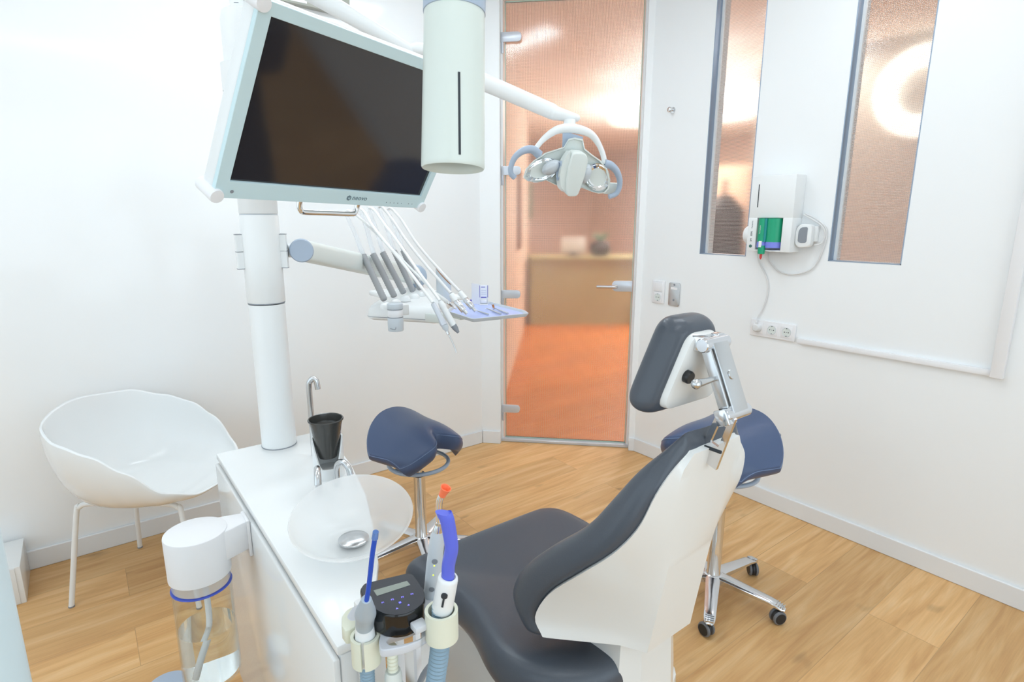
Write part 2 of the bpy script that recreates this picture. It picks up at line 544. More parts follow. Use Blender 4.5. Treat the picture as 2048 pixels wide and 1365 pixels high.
ROOM = [(XB, YB), (2.80, YB), (2.80, 2.25), (1.99, 3.06), (XB, 3.06)]
mb = MB(); mb.prism([(x, y, -0.08) for x, y in ROOM], (0, 0, 0.08)); struct('floor', mb, 'oak_floor')
mb = MB(); mb.prism([(x, y, H) for x, y in ROOM], (0, 0, 0.1)); struct('ceiling', mb, 'ceiling_white')
mb = MB(); mb.box((XB, YL, 0), (1.992, YL + 0.12, H)); struct('wall_left', mb, 'wall_gloss')

# right wall, built round its two window openings
W1 = (1.583, 1.853); W2 = (0.895, 1.184); WB, WT = 1.266, 2.70
mb = MB()
for a, b in ((YB, W2[0]), (W2[1], W1[0]), (W1[1], 2.237)):
    mb.box((XR, a, 0), (XR + 0.12, b, H))
for a, b in (W1, W2):
    mb.box((XR, a, 0), (XR + 0.12, b, WB)); mb.box((XR, a, WT), (XR + 0.12, b, H))
struct('wall_right', mb, 'wall_white')

# chamfered wall with the door opening
def dp(t, off=0.0, z=0.0):       # t metres along the chamfer from the left reveal, off outwards
    return V((2.079, 2.848, z)) + DT * t + DN * off
TW = 0.8275                      # opening width
DTOP = 2.69
mb = MB()
def cham(t0, t1, z0, z1, o0=0.0, o1=0.14):
    mb.prism([dp(t0, o0, z0), dp(t1, o0, z0), dp(t1, o1, z0), dp(t0, o1, z0)], (0, 0, z1 - z0))
cham(-0.125, 0.0, 0, H); cham(TW, TW + 0.04, 0, H); cham(0.0, TW, DTOP, H)
struct('wall_chamfer', mb, 'wall_white')

# back walls with wide windows (behind the camera)
mb = MB()
mb.box((XB - 0.1, YB - 0.1, 0), (2.81, YB, 0.5)); mb.box((XB - 0.1, YB - 0.1, 2.5), (2.81, YB, H))
mb.box((XB - 0.1, YB - 0.1, 0.5), (-1.2, YB, 2.5)); mb.box((2.4, YB - 0.1, 0.5), (2.81, YB, 2.5))
struct('wall_back', mb, 'wall_white')
mb = MB()
mb.box((XB - 0.1, YB, 0), (XB, 3.055, 0.5)); mb.box((XB - 0.1, YB, 2.5), (XB, 3.055, H))
mb.box((XB - 0.1, YB, 0.5), (XB, -1.2, 2.5)); mb.box((XB - 0.1, 2.5, 0.5), (XB, 3.055, 2.5))
struct('wall_side', mb, 'wall_white')
def big_window(name, a, b, along):
    w = MB()
    n = 3
    for k in range(n + 1):
        u = a + (b - a) * k / n
        lo, hi = u - 0.03, u + 0.03
        if along == 'x': w.box((lo, YB - 0.08, 0.5), (hi, YB - 0.02, 2.5), 0.004)
        else: w.box((XB - 0.08, lo, 0.5), (XB - 0.02, hi, 2.5), 0.004)
    for z in (0.5, 2.44):
        if along == 'x': w.box((a, YB - 0.08, z), (b, YB - 0.02, z + 0.06), 0.004)
        else: w.box((XB - 0.08, a, z), (XB - 0.02, b, z + 0.06), 0.004)
    struct(name, w, 'satin_white')
big_window('window_3', -1.2, 2.4, 'x')
big_window('window_4', -1.2, 2.5, 'y')

# skirting boards
def skirt(name, pts, n, h=0.085, t=0.014):
    a, b = V(pts[0]), V(pts[1]); n = V(n) * t
    w = MB(); w.prism([a, b, b + n, a + n], (0, 0, h), 0.003, 1); struct(name, w, 'skirting')
skirt('baseboard_left', ((XB, YL, 0), (1.985, YL, 0)), (0, -1, 0))
skirt('baseboard_right', ((XR, YB, 0), (XR, 2.23, 0)), (-1, 0, 0))
w = MB()
for a, b in ((-0.118, 0.0), (TW, TW + 0.038)):
    w.prism([dp(a), dp(b), dp(b, -0.014), dp(a, -0.014)], (0, 0, 0.085), 0.002, 1)
struct('baseboard_chamfer', w, 'skirting')

# door: white lining, glass leaf, hinges, handle, threshold
mb = MB()
mb.prism([dp(-0.004, 0.045), dp(0.012, 0.045), dp(0.012, 0.14), dp(-0.004, 0.14)], (0, 0, DTOP))
mb.prism([dp(TW - 0.012, 0.045), dp(TW + 0.004, 0.045), dp(TW + 0.004, 0.14), dp(TW - 0.012, 0.14)], (0, 0, DTOP))
mb.prism([dp(0, 0.045, DTOP - 0.012), dp(TW, 0.045, DTOP - 0.012), dp(TW, 0.14, DTOP - 0.012), dp(0, 0.14, DTOP - 0.012)], (0, 0, 0.02))
struct('trim_1', mb, 'satin_white')
def glass_panel(name, o, ex, w, h, n, thick, parent):
    """single rectangular sheet of patterned glass with metric UVs"""
    o, ex, n = V(o), V(ex), V(n)
    w2 = MB(); w2.prism([o, o + ex * w, o + ex * w + V((0, 0, h)), o + V((0, 0, h))], n * thick)
    ob = finish(name, w2, 'pattern_glass', parent, False, 0)
    uv = ob.data.uv_layers.new(name='metric')
    base = origin_of(ob)
    for lp in ob.data.loops:
        p = ob.data.vertices[lp.vertex_index].co + base - o
        uv.data[lp.index].uv = (p.dot(ex), p.z)
    return ob
door = bpy.data.objects.new('door_1', None); C.objects.link(door)
door.location = dp(0.02, 0.06); door['kind'] = 'structure'
D0, D1 = 0.022, TW - 0.016
glass_panel('glass_leaf', dp(D0 + 0.006, 0.060, 0.028), DT, D1 - D0 - 0.012, 2.632, DN, 0.008, door)
w = MB()
for t in (D0, D1 - 0.006):
    w.prism([dp(t, 0.060, 0.02), dp(t + 0.006, 0.060, 0.02), dp(t + 0.006, 0.068, 0.02), dp(t, 0.068, 0.02)], (0, 0, 2.648))
for z in (0.02, 2.66):
    w.prism([dp(D0, 0.060, z), dp(D1, 0.060, z), dp(D1, 0.068, z), dp(D0, 0.068, z)], (0, 0, 0.008))
part('glass_edge', w, 'door_edge_green', door)
w = MB(); w.prism([dp(0.0, 0.03), dp(TW, 0.03), dp(TW, 0.075), dp(0.0, 0.075)], (0, 0, 0.02), 0.003, 1)
struct('trim_2', w, 'alu')
for z in [2.4736, 1.7343, 0.9854, 0.2271]:
    w = MB()
    pts = rounded([(0, -0.026), (0.118, -0.026), (0.118, 0.026), (0, 0.026)], [0.002, 0.026, 0.026, 0.002])
    w.prism([dp(0.004 + x, 0.052, z + y) for x, y in pts], -DN * 0.016, 0.003, 2)
    h = part('hinge', w, 'alu', door)
    w = MB(); w.lathe(dp(0.010, 0.046, z - 0.085), (0, 0, 1), [(0.007, 0), (0.008, 0.002), (0.008, 0.06)], 14)
    w.box(tuple(dp(0.002, 0.05, z - 0.08) - V((.004, .004, 0))), tuple(dp(0.002, 0.05, z + 0.02) + V((.004, .004, 0))))
    part('hinge_pin', w, 'alu', h)
w = MB()
hz = 1.047
pts = rounded([(-0.125, -0.033), (0, -0.033), (0, 0.033), (-0.125, 0.033)], [0.033, 0.004, 0.004, 0.033])
w.prism([dp(TW - 0.016 + x, 0.058, hz + y) for x, y in pts], -DN * 0.016, 0.003, 2)
lk = part('lock_case', w, 'alu', door)
w = MB()
w.tube([dp(TW - 0.115, 0.045, hz), dp(TW - 0.115, 0.0, hz)], 0.010, 14)
w.tube(smooth_path([dp(TW - 0.115, 0.004, hz), dp(TW - 0.125, -0.006, hz), dp(TW - 0.16, -0.008, hz), dp(TW - 0.235, -0.008, hz)], 5), 0.0105, 14)
part('lever_handle', w, 'satin_steel', lk)

# side windows: metal-lined reveal, white bead, patterned pane
def slit_window(name, a, b):
    r = bpy.data.objects.new(name, None); C.objects.link(r)
    r.location = (XR + 0.05, (a + b) / 2, WB); r['kind'] = 'structure'
    f = MB()
    x0, x1, t = XR - 0.001, XR + 0.042, 0.004
    f.box((x0, b - t, WB), (x1, b, WT)); f.box((x0, a, WB), (x1, a + t, WT))
    f.box((x0, a, WB), (x1, b, WB + t)); f.box((x0, a, WT - t), (x1, b, WT))
    part('window_frame', f, 'alu_blue', r)
    f = MB()
    x0, x1, t = XR + 0.042, XR + 0.054, 0.016
    f.box((x0, b - t, WB), (x1, b, WT)); f.box((x0, a, WB), (x1, a + t, WT))
    f.box((x0, a, WB), (x1, b, WB + 0.004)); f.box((x0, a, WT - t), (x1, b, WT))
    part('glazing_bead', f, 'satin_white', r)
    glass_panel('window_pane', (XR + 0.056, a + 0.002, WB + 0.002), (0, 1, 0), b - a - 0.004, WT - WB - 0.004, (1, 0, 0), 0.006, r)
slit_window('window_1', *W1)
slit_window('window_2', *W2)

# linear ceiling lamps
for k, (x, y) in enumerate(((1.0, 2.15), (1.7, 0.9), (-0.5, 1.7), (0.2, 0.0))):
    t = thing('ceiling_lamp', ['long white ceiling lamp nearest the glass door', 'long white ceiling lamp over the patient chair', 'long white ceiling lamp above the white tub chair', 'long white ceiling lamp above the viewer'][k], 'lamp', (x, y, H), 0, 'linear ceiling lamps')
    w = MB(); w.box((x - 0.78, y - 0.10, H - 0.045), (x + 0.78, y + 0.10, H), 0.004); part('housing', w, 'satin_white', t)
    w = MB(); w.box((x - 0.75, y - 0.08, H - 0.05), (x + 0.75, y + 0.08, H - 0.0445)); part('diffuser', w, 'lamp_white', t)

# ================================================================ THE HALL BEHIND THE GLASS
mb = MB()
HALL = [(2.80, -2.5), (9.5, -2.5), (9.5, 9.5), (1.6, 9.5), (1.6, 3.06), (1.99, 3.06), (2.80, 2.25)]
mb.prism([(x, y, -0.08) for x, y in HALL], (0, 0, 0.08))
struct('floor_hall', mb, 'hall_floor')
mb = MB(); mb.prism([(x, y, H) for x, y in HALL], (0, 0, 0.1)); struct('ceiling_hall', mb, 'hall_cream')
# hall wall starting just left of the door and running away from it
mb = MB(); mb.prism([(2.12, 2.99, 0), (5.15, 6.41, 0), (5.06, 6.49, 0), (2.03, 3.08, 0)], (0, 0, H)); struct('wall_hall_left', mb, 'hall_peach')
mb = MB(); mb.prism([(5.15, 6.41, 0), (7.6, 9.4, 0), (7.5, 9.48, 0), (5.06, 6.49, 0)], (0, 0, H)); struct('wall_hall_far', mb, 'hall_peach')
mb = MB(); mb.prism([(9.4, -2.5, 0), (9.5, -2.5, 0), (9.5, 9.5, 0), (7.6, 9.5, 0), (7.6, 9.4, 0), (9.4, 9.4, 0)], (0, 0, H)); struct('wall_hall_end', mb, 'hall_peach')
mb = MB(); mb.box((2.82, -2.6, 0), (9.5, -2.5, H)); struct('wall_hall_near', mb, 'hall_peach')
mb = MB(); mb.box((5.15, -2.5, 0), (5.25, 3.05, H)); struct('wall_hall_partition', mb, 'hall_grey')

# reception counter
t = thing('reception_counter', 'long beige reception counter seen blurred through the glass door', 'counter', (5.8, 5.6, 0))
ca, cb = V((4.93, 6.05, 0)), V((7.0, 4.6, 0)); cn = V((0.57, 0.82, 0))
w = MB(); w.prism([ca, cb, cb + cn * 0.5, ca + cn * 0.5], (0, 0, 0.90)); part('counter_front', w, 'hall_beige', t)
w = MB(); w.prism([ca - cn * 0.05, cb - cn * 0.05, cb + cn * 0.55, ca + cn * 0.55], (0, 0, 0.04)); bmesh.ops.translate(w.b, vec=(0, 0, 0.90), verts=w.b.verts[:]); part('counter_top', w, 'hall_beige', t)
cd = (cb - ca).normalized()
def on_counter(d, up): return ca + cd * d + cn * 0.25 + V((0, 0, 0.94 + up))
p = on_counter(0.62, 0)
t = thing('desk_monitor', 'pale screen on the reception counter behind the glass door', 'screen', p)
w = MB(); w.obox(p, cd, cn, (0, 0, 1), (-0.17, -0.02, 0.05), (0.17, 0.02, 0.26), 0.006); part('screen', w, 'hall_grey', t)
w = MB(); w.obox(p, cd, cn, (0, 0, 1), (-0.1, -0.08, 0.0), (0.1, 0.08, 0.015), 0.004); w.obox(p, cd, cn, (0, 0, 1), (-0.025, -0.015, 0.01), (0.025, 0.015, 0.08)); part('stand', w, 'hall_dark', t)
p = on_counter(1.0, 0)
t = thing('flower_pot', 'dark round pot on the reception counter behind the glass door', 'pot', p)
w = MB(); w.lathe(p, (0, 0, 1), [(0.08, 0), (0.13, 0.03), (0.15, 0.10), (0.13, 0.17), (0.10, 0.20)], 24); part('pot', w, 'hall_dark', t)
w = MB()
for k in range(14):
    a = k * 2.4; w.tube([p + V((0, 0, 0.19)), p + V((0.05 * math.cos(a), 0.05 * math.sin(a), 0.25)), p + V((0.12 * math.cos(a), 0.12 * math.sin(a), 0.28 + 0.02 * (k % 3)))], [0.01, 0.02, 0.003], 6)
part('foliage', w, 'hall_green', t)
# darker things on the hall walls
w = MB(); w.obox((3.8283, 4.9173, 1.5182), (0.663, 0.748, 0), (-0.748, 0.663, 0), (0, 0, 1), (-0.2, -0.045, -0.38), (0.2, -0.004, 0.42), 0.006)
solo('wall_picture', w, 'hall_brown', 'tall brown picture on the peach hall wall, blurred left of the lamp through the door', 'picture')
w = MB(); w.obox((6.6, 8.15, 1.75), (0.63, 0.77, 0), (0.77, -0.63, 0), (0, 0, 1), (-0.35, 0.0, -0.3), (0.35, 0.05, 0.3), 0.006)
solo('wall_sign', w, 'hall_green', 'green panel high on the far hall wall behind the lamp', 'panel')
t = thing('cupboard', 'tall brown cupboard far behind the right edge of the glass door', 'cupboard', (8.4, 4.8, 0))
w = MB(); w.box((8.1, 4.0, 0), (8.6, 5.6, 2.25), 0.01); part('carcass', w, 'hall_brown', t)
for y0 in (4.02, 4.81):
    w = MB(); w.box((8.075, y0, 0.08), (8.099, y0 + 0.77, 2.2), 0.006); d = part('cupboard_door', w, 'hall_brown', t)
    w = MB(); w.box((8.05, y0 + 0.35, 1.0), (8.075, y0 + 0.37, 1.2), 0.004); part('door_handle', w, 'alu', d)
t = thing('coat_rack', 'dark coat hanging behind the bottom of the narrower slit window', 'coat', (5.6, 3.6, 0))
w = MB(); w.lathe((5.6, 3.6, 0), (0, 0, 1), [(0.22, 0), (0.22, 0.02), (0.02, 0.04), (0.02, 1.85), (0.01, 1.87)], 20); part('stand', w, 'hall_dark', t)
w = MB(); w.loft([[(5.6 + rx * math.cos(a), 3.6 + ry * math.sin(a), z) for a in [2 * PI * k / 16 for k in range(16)]] for rx, ry, z in ((0.25, 0.22, 0.75), (0.27, 0.24, 1.0), (0.24, 0.22, 1.35), (0.26, 0.2, 1.55), (0.08, 0.08, 1.7))]); part('coat', w, 'hall_dark', t, 'dark coat')
# ring lamps
def ring(name, o, axis, Rr, r, label, stem=None):
    t = thing(name, label, 'lamp', o, 0, 'ring lamps in the hall')
    w = MB(); w.lathe(o, axis, [(Rr + r * math.cos(a), r * math.sin(a) * 0.7) for a in [2 * PI * k / 12 for k in range(12)]], 48, closed=True)
    part('glowing_ring', w, 'ring_white', t)
    if stem:
        for s in stem:
            w = MB(); w.tube(s, 0.006, 8); part('mount', w, 'alu', t)
def hung(o, Rr, r, label):
    o = V(o)
    ring('ring_lamp', o, (0, 0, 1), Rr, r, label, [[o + V((Rr * math.cos(a), Rr * math.sin(a), 0)), (o.x, o.y, H)] for a in (0, 2.1, 4.2)])
hung((4.6192, 3.9713, 2.42), 0.24, 0.075, 'glowing ring lamp at the right edge of the glass door, above its handle')
hung((4.9697, 3.2884, 2.42), 0.24, 0.075, 'glowing ring lamp cut by the left edge of the narrower slit window')
ring('ring_lamp', V((5.09, 1.71, 2.37)), (-1, -0.1, -0.12), 0.245, 0.075, 'large glowing ring lamp filling the wider slit window', [[(5.09, 1.95, 2.37), (5.16, 1.95, 2.37)], [(5.09, 1.48, 2.37), (5.16, 1.48, 2.37)]])

# ================================================================ DENTAL UNIT (cabinet, column, bowl fittings)
UZ = 0.80
unit = thing('dental_unit', 'white glossy dental unit cabinet with a tall round white column rising from its top', 'dental unit', (0.36, 1.2, 0))
right_edge = [(0.305, 0.768), (0.345, 0.85), (0.392, 0.94), (0.436, 1.06), (0.486, 1.22), (0.522, 1.40), (0.540, 1.56), (0.545, 1.70)]
def inset(d):
    return [(0.245 + d, 0.768 + d)] + [(x - d, y + (d if i == 0 else -d if i == len(right_edge) - 1 else 0)) for i, (x, y) in enumerate(right_edge)] + [(0.245 + d, 1.70 - d)]
w = MB(); w.prism([(x, y, 0.0) for x, y in inset(0.03)], (0, 0, 0.07)); part('plinth', w, 'mid_grey', unit)
w = MB(); w.prism([(x, y, 0.065) for x, y in inset(0.006)], (0, 0, 0.712), 0.006, 2); part('cabinet_body', w, 'gloss_white', unit)
w = MB(); w.prism([(x, y, UZ - 0.018) for x, y in inset(0.0)], (0, 0, 0.018), 0.004, 2); part('top_plate', w, 'gloss_white', unit)
w = MB(); w.prism([(0.239, 0.772, 0.08), (0.2505, 0.772, 0.08), (0.2505, 1.694, 0.08), (0.239, 1.694, 0.08)], (0, 0, 0.694), 0.004, 2); part('side_panel', w, 'gloss_white', unit)
w = MB(); w.disc((0.31, 0.7745, 0.62), (0.15, -1, 0), 0.055, 0.014, 0.003); part('end_cap', w, 'blue_grey', unit, 'round blue-grey cap on the end of the cabinet')

# column
CX, CY = 0.408, 1.665
col = MB()
col.lathe((CX, CY, UZ - 0.002), (0, 0, 1), [(0.0475, 0), (0.0475, 0.42)], 40)
cp = part('column', col, 'satin_white', unit)
w = MB(); w.lathe((CX, CY, UZ), (0, 0, 1), [(0.049, 0), (0.049, 0.0025), (0.047, 0.0025), (0.047, 0)], 40, closed=True); part('gasket', w, 'mid_grey', cp)
w = MB(); w.lathe((CX, CY, 1.222), (0, 0, 1), [(0.047, 0), (0.0495, 0.003), (0.0495, 0.234), (0.047, 0.238)], 40); part('column_sleeve', w, 'satin_white', unit)
w = MB(); w.lathe((CX, CY, 1.2205), (0, 0, 1), [(0.0487, 0), (0.0487, 0.002)], 40); part('sleeve_seam', w, 'mid_grey', unit)
w = MB(); w.lathe((CX, CY, 1.4595), (0, 0, 1), [(0.0482, 0), (0.0482, 0.002)], 40); part('head_seam', w, 'plastic_grey', unit)
w = MB(); w.lathe((CX, CY, 1.462), (0, 0, 1), [(0.047, 0), (0.049, 0.003), (0.049, 0.475), (0.044, 0.495), (0.03, 0.503)], 40); part('column_head', w, 'satin_white', unit)
w = MB(); w.lathe((CX, CY, 1.955), (0, 0, 1), [(0.0225, 0), (0.0225, 0.082), (0.021, 0.084)], 28); pp = part('lamp_pipe', w, 'satin_white', unit)
# rating label on the pipe: small lines of print
w = MB()
def on_pipe(ang, z, ww, hh):
    for k in range(6):
        a0 = ang - ww / 2 + ww * k / 6; a1 = a0 + ww / 6
        r0 = 0.0228
        w.poly([(CX + r0 * math.cos(a), CY + r0 * math.sin(a), zz) for a, zz in ((a0, z), (a1, z), (a1, z + hh), (a0, z + hh))], [(0, 1, 2, 3)])
camA = math.atan2(-CY, -CX)
for i in range(7):
    on_pipe(camA - 0.35 + 0.1 * (i % 2), 1.972 + 0.0085 * i, 0.5 + 0.25 * (i % 3), 0.0018)
    if i in (1, 3, 6): on_pipe(camA + 0.55, 1.970 + 0.0085 * i, 0.22, 0.005)
part('rating_label', w, 'mid_grey', pp, 'rating label with rows of tiny dark print')
# the collar that carries the arm grips the column from behind
def half_ring(z, r0, r1, h, mb_):
    rings = []
    for k in range(33):
        a = camA + R(68) + R(224) * k / 32
        d = V((math.cos(a), math.sin(a), 0)); o = V((CX, CY, z))
        rings.append([o + d * r0, o + d * r1, o + d * r1 + V((0, 0, h)), o + d * r0 + V((0, 0, h))])
    mb_.loft(rings)
w = MB(); half_ring(1.318, 0.046, 0.066, 0.089, w); ac = part('arm_collar', w, 'satin_white', unit)
w = MB()
for z in (1.3160, 1.3615, 1.4070): half_ring(z, 0.046, 0.0664, 0.002, w)
part('collar_gap', w, 'mid_grey', ac)

# cup holder with scooped front, taps
HX, HY = 0.452, 1.372
w = MB()
n = 40; rings = []
dirc = V((-HX, -HY, 0)).normalized()
for h in (0.0, 0.5, 1.0):
    ring_ = []
    for k in range(n):
        a = 2 * PI * k / n
        d = V((math.cos(a), math.sin(a), 0))
        f = max(0.0, d.dot(dirc))
        top = 0.905 - 0.075 * min(1.0, (f / 0.85)) ** 2.0
        ring_.append(V((HX, HY, UZ)) + d * 0.0385 + V((0, 0, (top - UZ) * h)))
    rings.append(ring_)
for h in (1.0, 0.0):
    rings.append([V((HX, HY, 0)) + (p - V((HX, HY, 0))) * V((0, 0, 1)).dot(V((0, 0, 1))) for p in rings[2 if h else 0]])
inner = []
for rr, src in ((0.0345, 2), (0.0345, 0)):
    inner.append([V((HX + (p.x - HX) * rr / 0.0385, HY + (p.y - HY) * rr / 0.0385, p.z + (0.02 if src == 0 else 0))) for p in rings[src]])
w.loft([rings[0], rings[1], rings[2], inner[0], inner[1]])
part('cup_holder', w, 'satin_white', unit)
TXY = V((0.487, 1.50, 0))
w = MB(); w.tube(smooth_path([(0.462, 1.52, UZ), (0.462, 1.52, 0.92), (0.462, 1.52, 1.000), (0.4655, 1.517, 1.017), (0.472, 1.512, 1.024), (0.4785, 1.507, 1.017), (0.481, 1.505, 0.994)], 5), 0.0075, 14)
part('cup_filler', w, 'satin_steel', unit, 'tall hooked steel cup filler')
w = MB(); w.tube(smooth_path([(0.397, 1.290, UZ), (0.397, 1.290, 0.846), (0.394, 1.281, 0.866), (0.388, 1.264, 0.873), (0.382, 1.246, 0.865), (0.378, 1.236, 0.847)], 5), 0.0075, 14)
part('bowl_nozzle', w, 'satin_steel', unit)
w = MB(); w.tube(smooth_path([(0.446, 1.300, UZ), (0.446, 1.300, 0.842), (0.449, 1.292, 0.862), (0.455, 1.276, 0.869), (0.461, 1.260, 0.860), (0.463, 1.252, 0.842)], 5), 0.0075, 14)
part('bowl_nozzle', w, 'satin_steel', unit)

# spittoon bowl
BX, BY = 0.374, 1.017
BZ = UZ + 0.0008
bowl = thing('spittoon_bowl', 'round frosted glass spittoon bowl with steel drain on the white unit', 'bowl', (BX, BY, UZ))
prof = [(0.050, 0.0), (0.060, 0.004), (0.085, 0.022), (0.106, 0.052), (0.1165, 0.082), (0.1205, 0.104), (0.119, 0.1065), (0.1165, 0.104), (0.112, 0.082), (0.101, 0.054), (0.080, 0.028), (0.062, 0.013), (0.045, 0.010)]
w = MB(); w.lathe((BX, BY, BZ), (0, 0, 1), prof, 72)
for v in w.b.verts:                          # the rim is cut on a slant, lower towards the near end
    d = V((v.co.x - BX, v.co.y - BY, 0)); h = v.co.z - BZ
    f = min(1.0, h / 0.10)
    v.co.z = BZ + h * (1 - f + f * (0.68 + 0.27 * d.dot(V((0.49, 0.87, 0))) / 0.12)) if h > 0 else v.co.z
w.smooth = 60; part('bowl', w, 'frosted_glass', bowl)
w = MB(); w.lathe((BX, BY, UZ + 0.0115), (0, 0, 1), [(0.0, 0.001), (0.024, 0.001), (0.030, 0.004), (0.0305, 0.007), (0.029, 0.0085), (0.012, 0.0115), (0.0, 0.012)], 40); part('drain_cover', w, 'satin_steel', bowl)

# black plastic cup
cup = thing('plastic_cup', 'black ribbed plastic cup in the white holder behind the bowl', 'cup', (HX, HY, 0.845))
pr_ = [(0.0, 0.0), (0.0225, 0.0)]
for k in range(16): pr_.append((0.0228 + 0.0006 * k + (0.0006 if k % 2 else 0), 0.002 + 0.0045 * k))
pr_ += [(0.0345, 0.085), (0.0375, 0.098), (0.0395, 0.0985), (0.0400, 0.101), (0.0385, 0.103), (0.0365, 0.102), (0.0335, 0.086), (0.0325, 0.080), (0.0305, 0.078), (0.0235, 0.006), (0.0, 0.004)]
pr_ = [(r * 1.10 if h > 0.05 else r * (1.0 + 0.10 * h / 0.05), h) for r, h in pr_]
w = MB(); w.lathe((HX, HY, 0.852), (0, 0, 1), pr_, 48); w.smooth = 50; part('cup', w, 'black_rib', cup)

# ================================================================ WATER BOTTLE
bx, by = 0.132, 1.318
bt = thing('water_bottle', 'clear water bottle with white screw cap hanging beside the white unit', 'bottle', (bx, by, 0.42))
w = MB(); w.lathe((bx, by, 0.415), (0, 0, 1), [(0.0, 0.004), (0.054, 0.0), (0.060, 0.005), (0.061, 0.012), (0.0605, 0.235), (0.0585, 0.235), (0.0585, 0.014), (0.056, 0.010), (0.0, 0.010)], 56); w.smooth = 50; part('glass', w, 'clear_glass', bt)
w = MB(); w.lathe((bx, by, 0.4255), (0, 0, 1), [(0.0, 0.0), (0.0575, 0.0), (0.0580, 0.006), (0.0580, 0.120), (0.0, 0.120)], 56); w.smooth = 50; part('water', w, 'water', bt)
w = MB(); w.lathe((bx, by, 0.648), (0, 0, 1), [(0.0612, 0), (0.0618, 0.0015), (0.0612, 0.003), (0.055, 0.003), (0.055, 0)], 56, closed=True); part('seal_ring', w, 'water_blue_ring', bt)
w = MB()
w.lathe((bx, by, 0.652), (0, 0, 1), [(0.054, 0)] + [(0.0575 + (0.0012 if k % 2 else 0), 0.001 + 0.0035 * k) for k in range(8)] + [(0.054, 0.03)], 56); part('screw_thread', w, 'clear_plastic', bt)
w = MB(); w.lathe((bx, by, 0.676), (0, 0, 1), [(0.058, 0), (0.0628, 0.001), (0.0632, 0.003), (0.0632, 0.100), (0.0625, 0.103), (0.061, 0.104), (0.0, 0.104)], 56)
cp2 = part('cap', w, 'matte_white', bt)
w = MB(); w.tube(smooth_path([(bx + 0.004, by - 0.004, 0.672), (bx + 0.006, by - 0.006, 0.60), (bx + 0.002, by - 0.008, 0.54), (bx - 0.018, by - 0.012, 0.48), (bx - 0.032, by - 0.014, 0.434)], 6), 0.0065, 12); part('dip_tube', w, 'matte_white', bt)
w = MB()
w.prism([(bx + 0.030, by - 0.046, 0.706), (0.236, by - 0.018, 0.706), (0.236, by + 0.030, 0.706), (bx + 0.030, by + 0.050, 0.706)], (0, 0, 0.071), 0.005, 2)
w.box((0.231, by - 0.024, 0.690), (0.2385, by + 0.034, 0.779), 0.002)
part('bracket', w, 'matte_white', bt)

# ================================================================ WHITE TUB CHAIR
tc_ = thing('tub_chair', 'white plastic tub armchair on slim white metal legs by the glossy wall', 'chair', (0.135, 2.536, 0), R(52))
def rim(phi):
    a = abs(phi)
    hs = [(0, 0.445), (0.45, 0.452), (0.85, 0.50), (1.2, 0.60), (1.55, 0.665), (1.95, 0.70), (2.4, 0.742), (PI, 0.768)]
    for (a0, h0), (a1, h1) in zip(hs, hs[1:]):
        if a <= a1:
            t = (a - a0) / (a1 - a0); t = t * t * (3 - 2 * t)
            h = h0 + (h1 - h0) * t; break
    rx = 0.305 + 0.01 * math.cos(2 * a); ry = 0.285 if a < PI / 2 else 0.275
    ex_ = 0.85
    cs, sn = math.cos(phi), math.sin(phi)
    r = 1.0 / ((abs(cs) ** 2.4 + abs(sn) ** 2.4) ** (1 / 2.4))
    return V((rx * sn * r, -ry * cs * r, h))
def shell_pt(phi, t, off):
    q = rim(phi)
    base = V((0, 0, 0.415))
    f = min(1.0, t / 0.62)
    rr = 0.66 * math.sin(f * PI / 2) ** 0.9
    if t > 0.62:
        g = (t - 0.62) / 0.38
        rr = 0.66 + 0.34 * (1 - (1 - g) ** 2.2)
        zz = g ** 1.25
    else:
        zz = 0.0
    z = 0.415 + 0.012 * f * f + (q.z - 0.427) * zz
    return V((q.x * rr * (1 + off / 0.3), q.y * rr * (1 + off / 0.3), z - abs(off) * (1 - zz) - (0.004 if off and t >= 1 else 0)))
n = 64; ts = [0.04, 0.2, 0.4, 0.55, 0.64, 0.70, 0.76, 0.82, 0.88, 0.94, 1.0]
rings = [[shell_pt(2 * PI * k / n - PI, t, 0) for k in range(n)] for t in ts]
rings += [[shell_pt(2 * PI * k / n - PI, t, 0.012) for k in range(n)] for t in reversed(ts)]
w = MB(); w.loft(rings); w.smooth = 55; part('seat_shell', w, 'gloss_white', tc_, local=True, sub=1)
fx, fy = 0.20, 0.245
def leg_path(sx, sy):
    return smooth_path([(sx * 0.150, sy * 0.06, 0.405), (sx * 0.152, sy * 0.155, 0.404), (sx * 0.155, sy * 0.186, 0.392), (sx * 0.160, sy * 0.200, 0.36), (sx * fx, sy * fy, 0.004)], 6)
for sx, sy in ((-1, -1), (1, -1), (1, 1), (-1, 1)):
    w = MB(); w.tube(leg_path(sx, sy), 0.0095, 14); lg = part('leg', w, 'satin_white', tc_, local=True)
    w = MB(); w.lathe((sx * fx, sy * fy, 0.0), (0, 0, 1), [(0.0095, 0), (0.0105, 0.001), (0.0105, 0.006)], 14); part('foot_glide', w, 'mid_grey', lg, local=True)
w = MB()
for sx in (-1, 1): w.tube([(sx * 0.150, -0.08, 0.405), (sx * 0.150, 0.08, 0.405)], 0.0095, 12)
for sy in (-1, 1): w.tube([(-0.150, sy * 0.06, 0.405), (0.150, sy * 0.06, 0.405)], 0.008, 12)
part('seat_frame', w, 'satin_white', tc_, local=True)

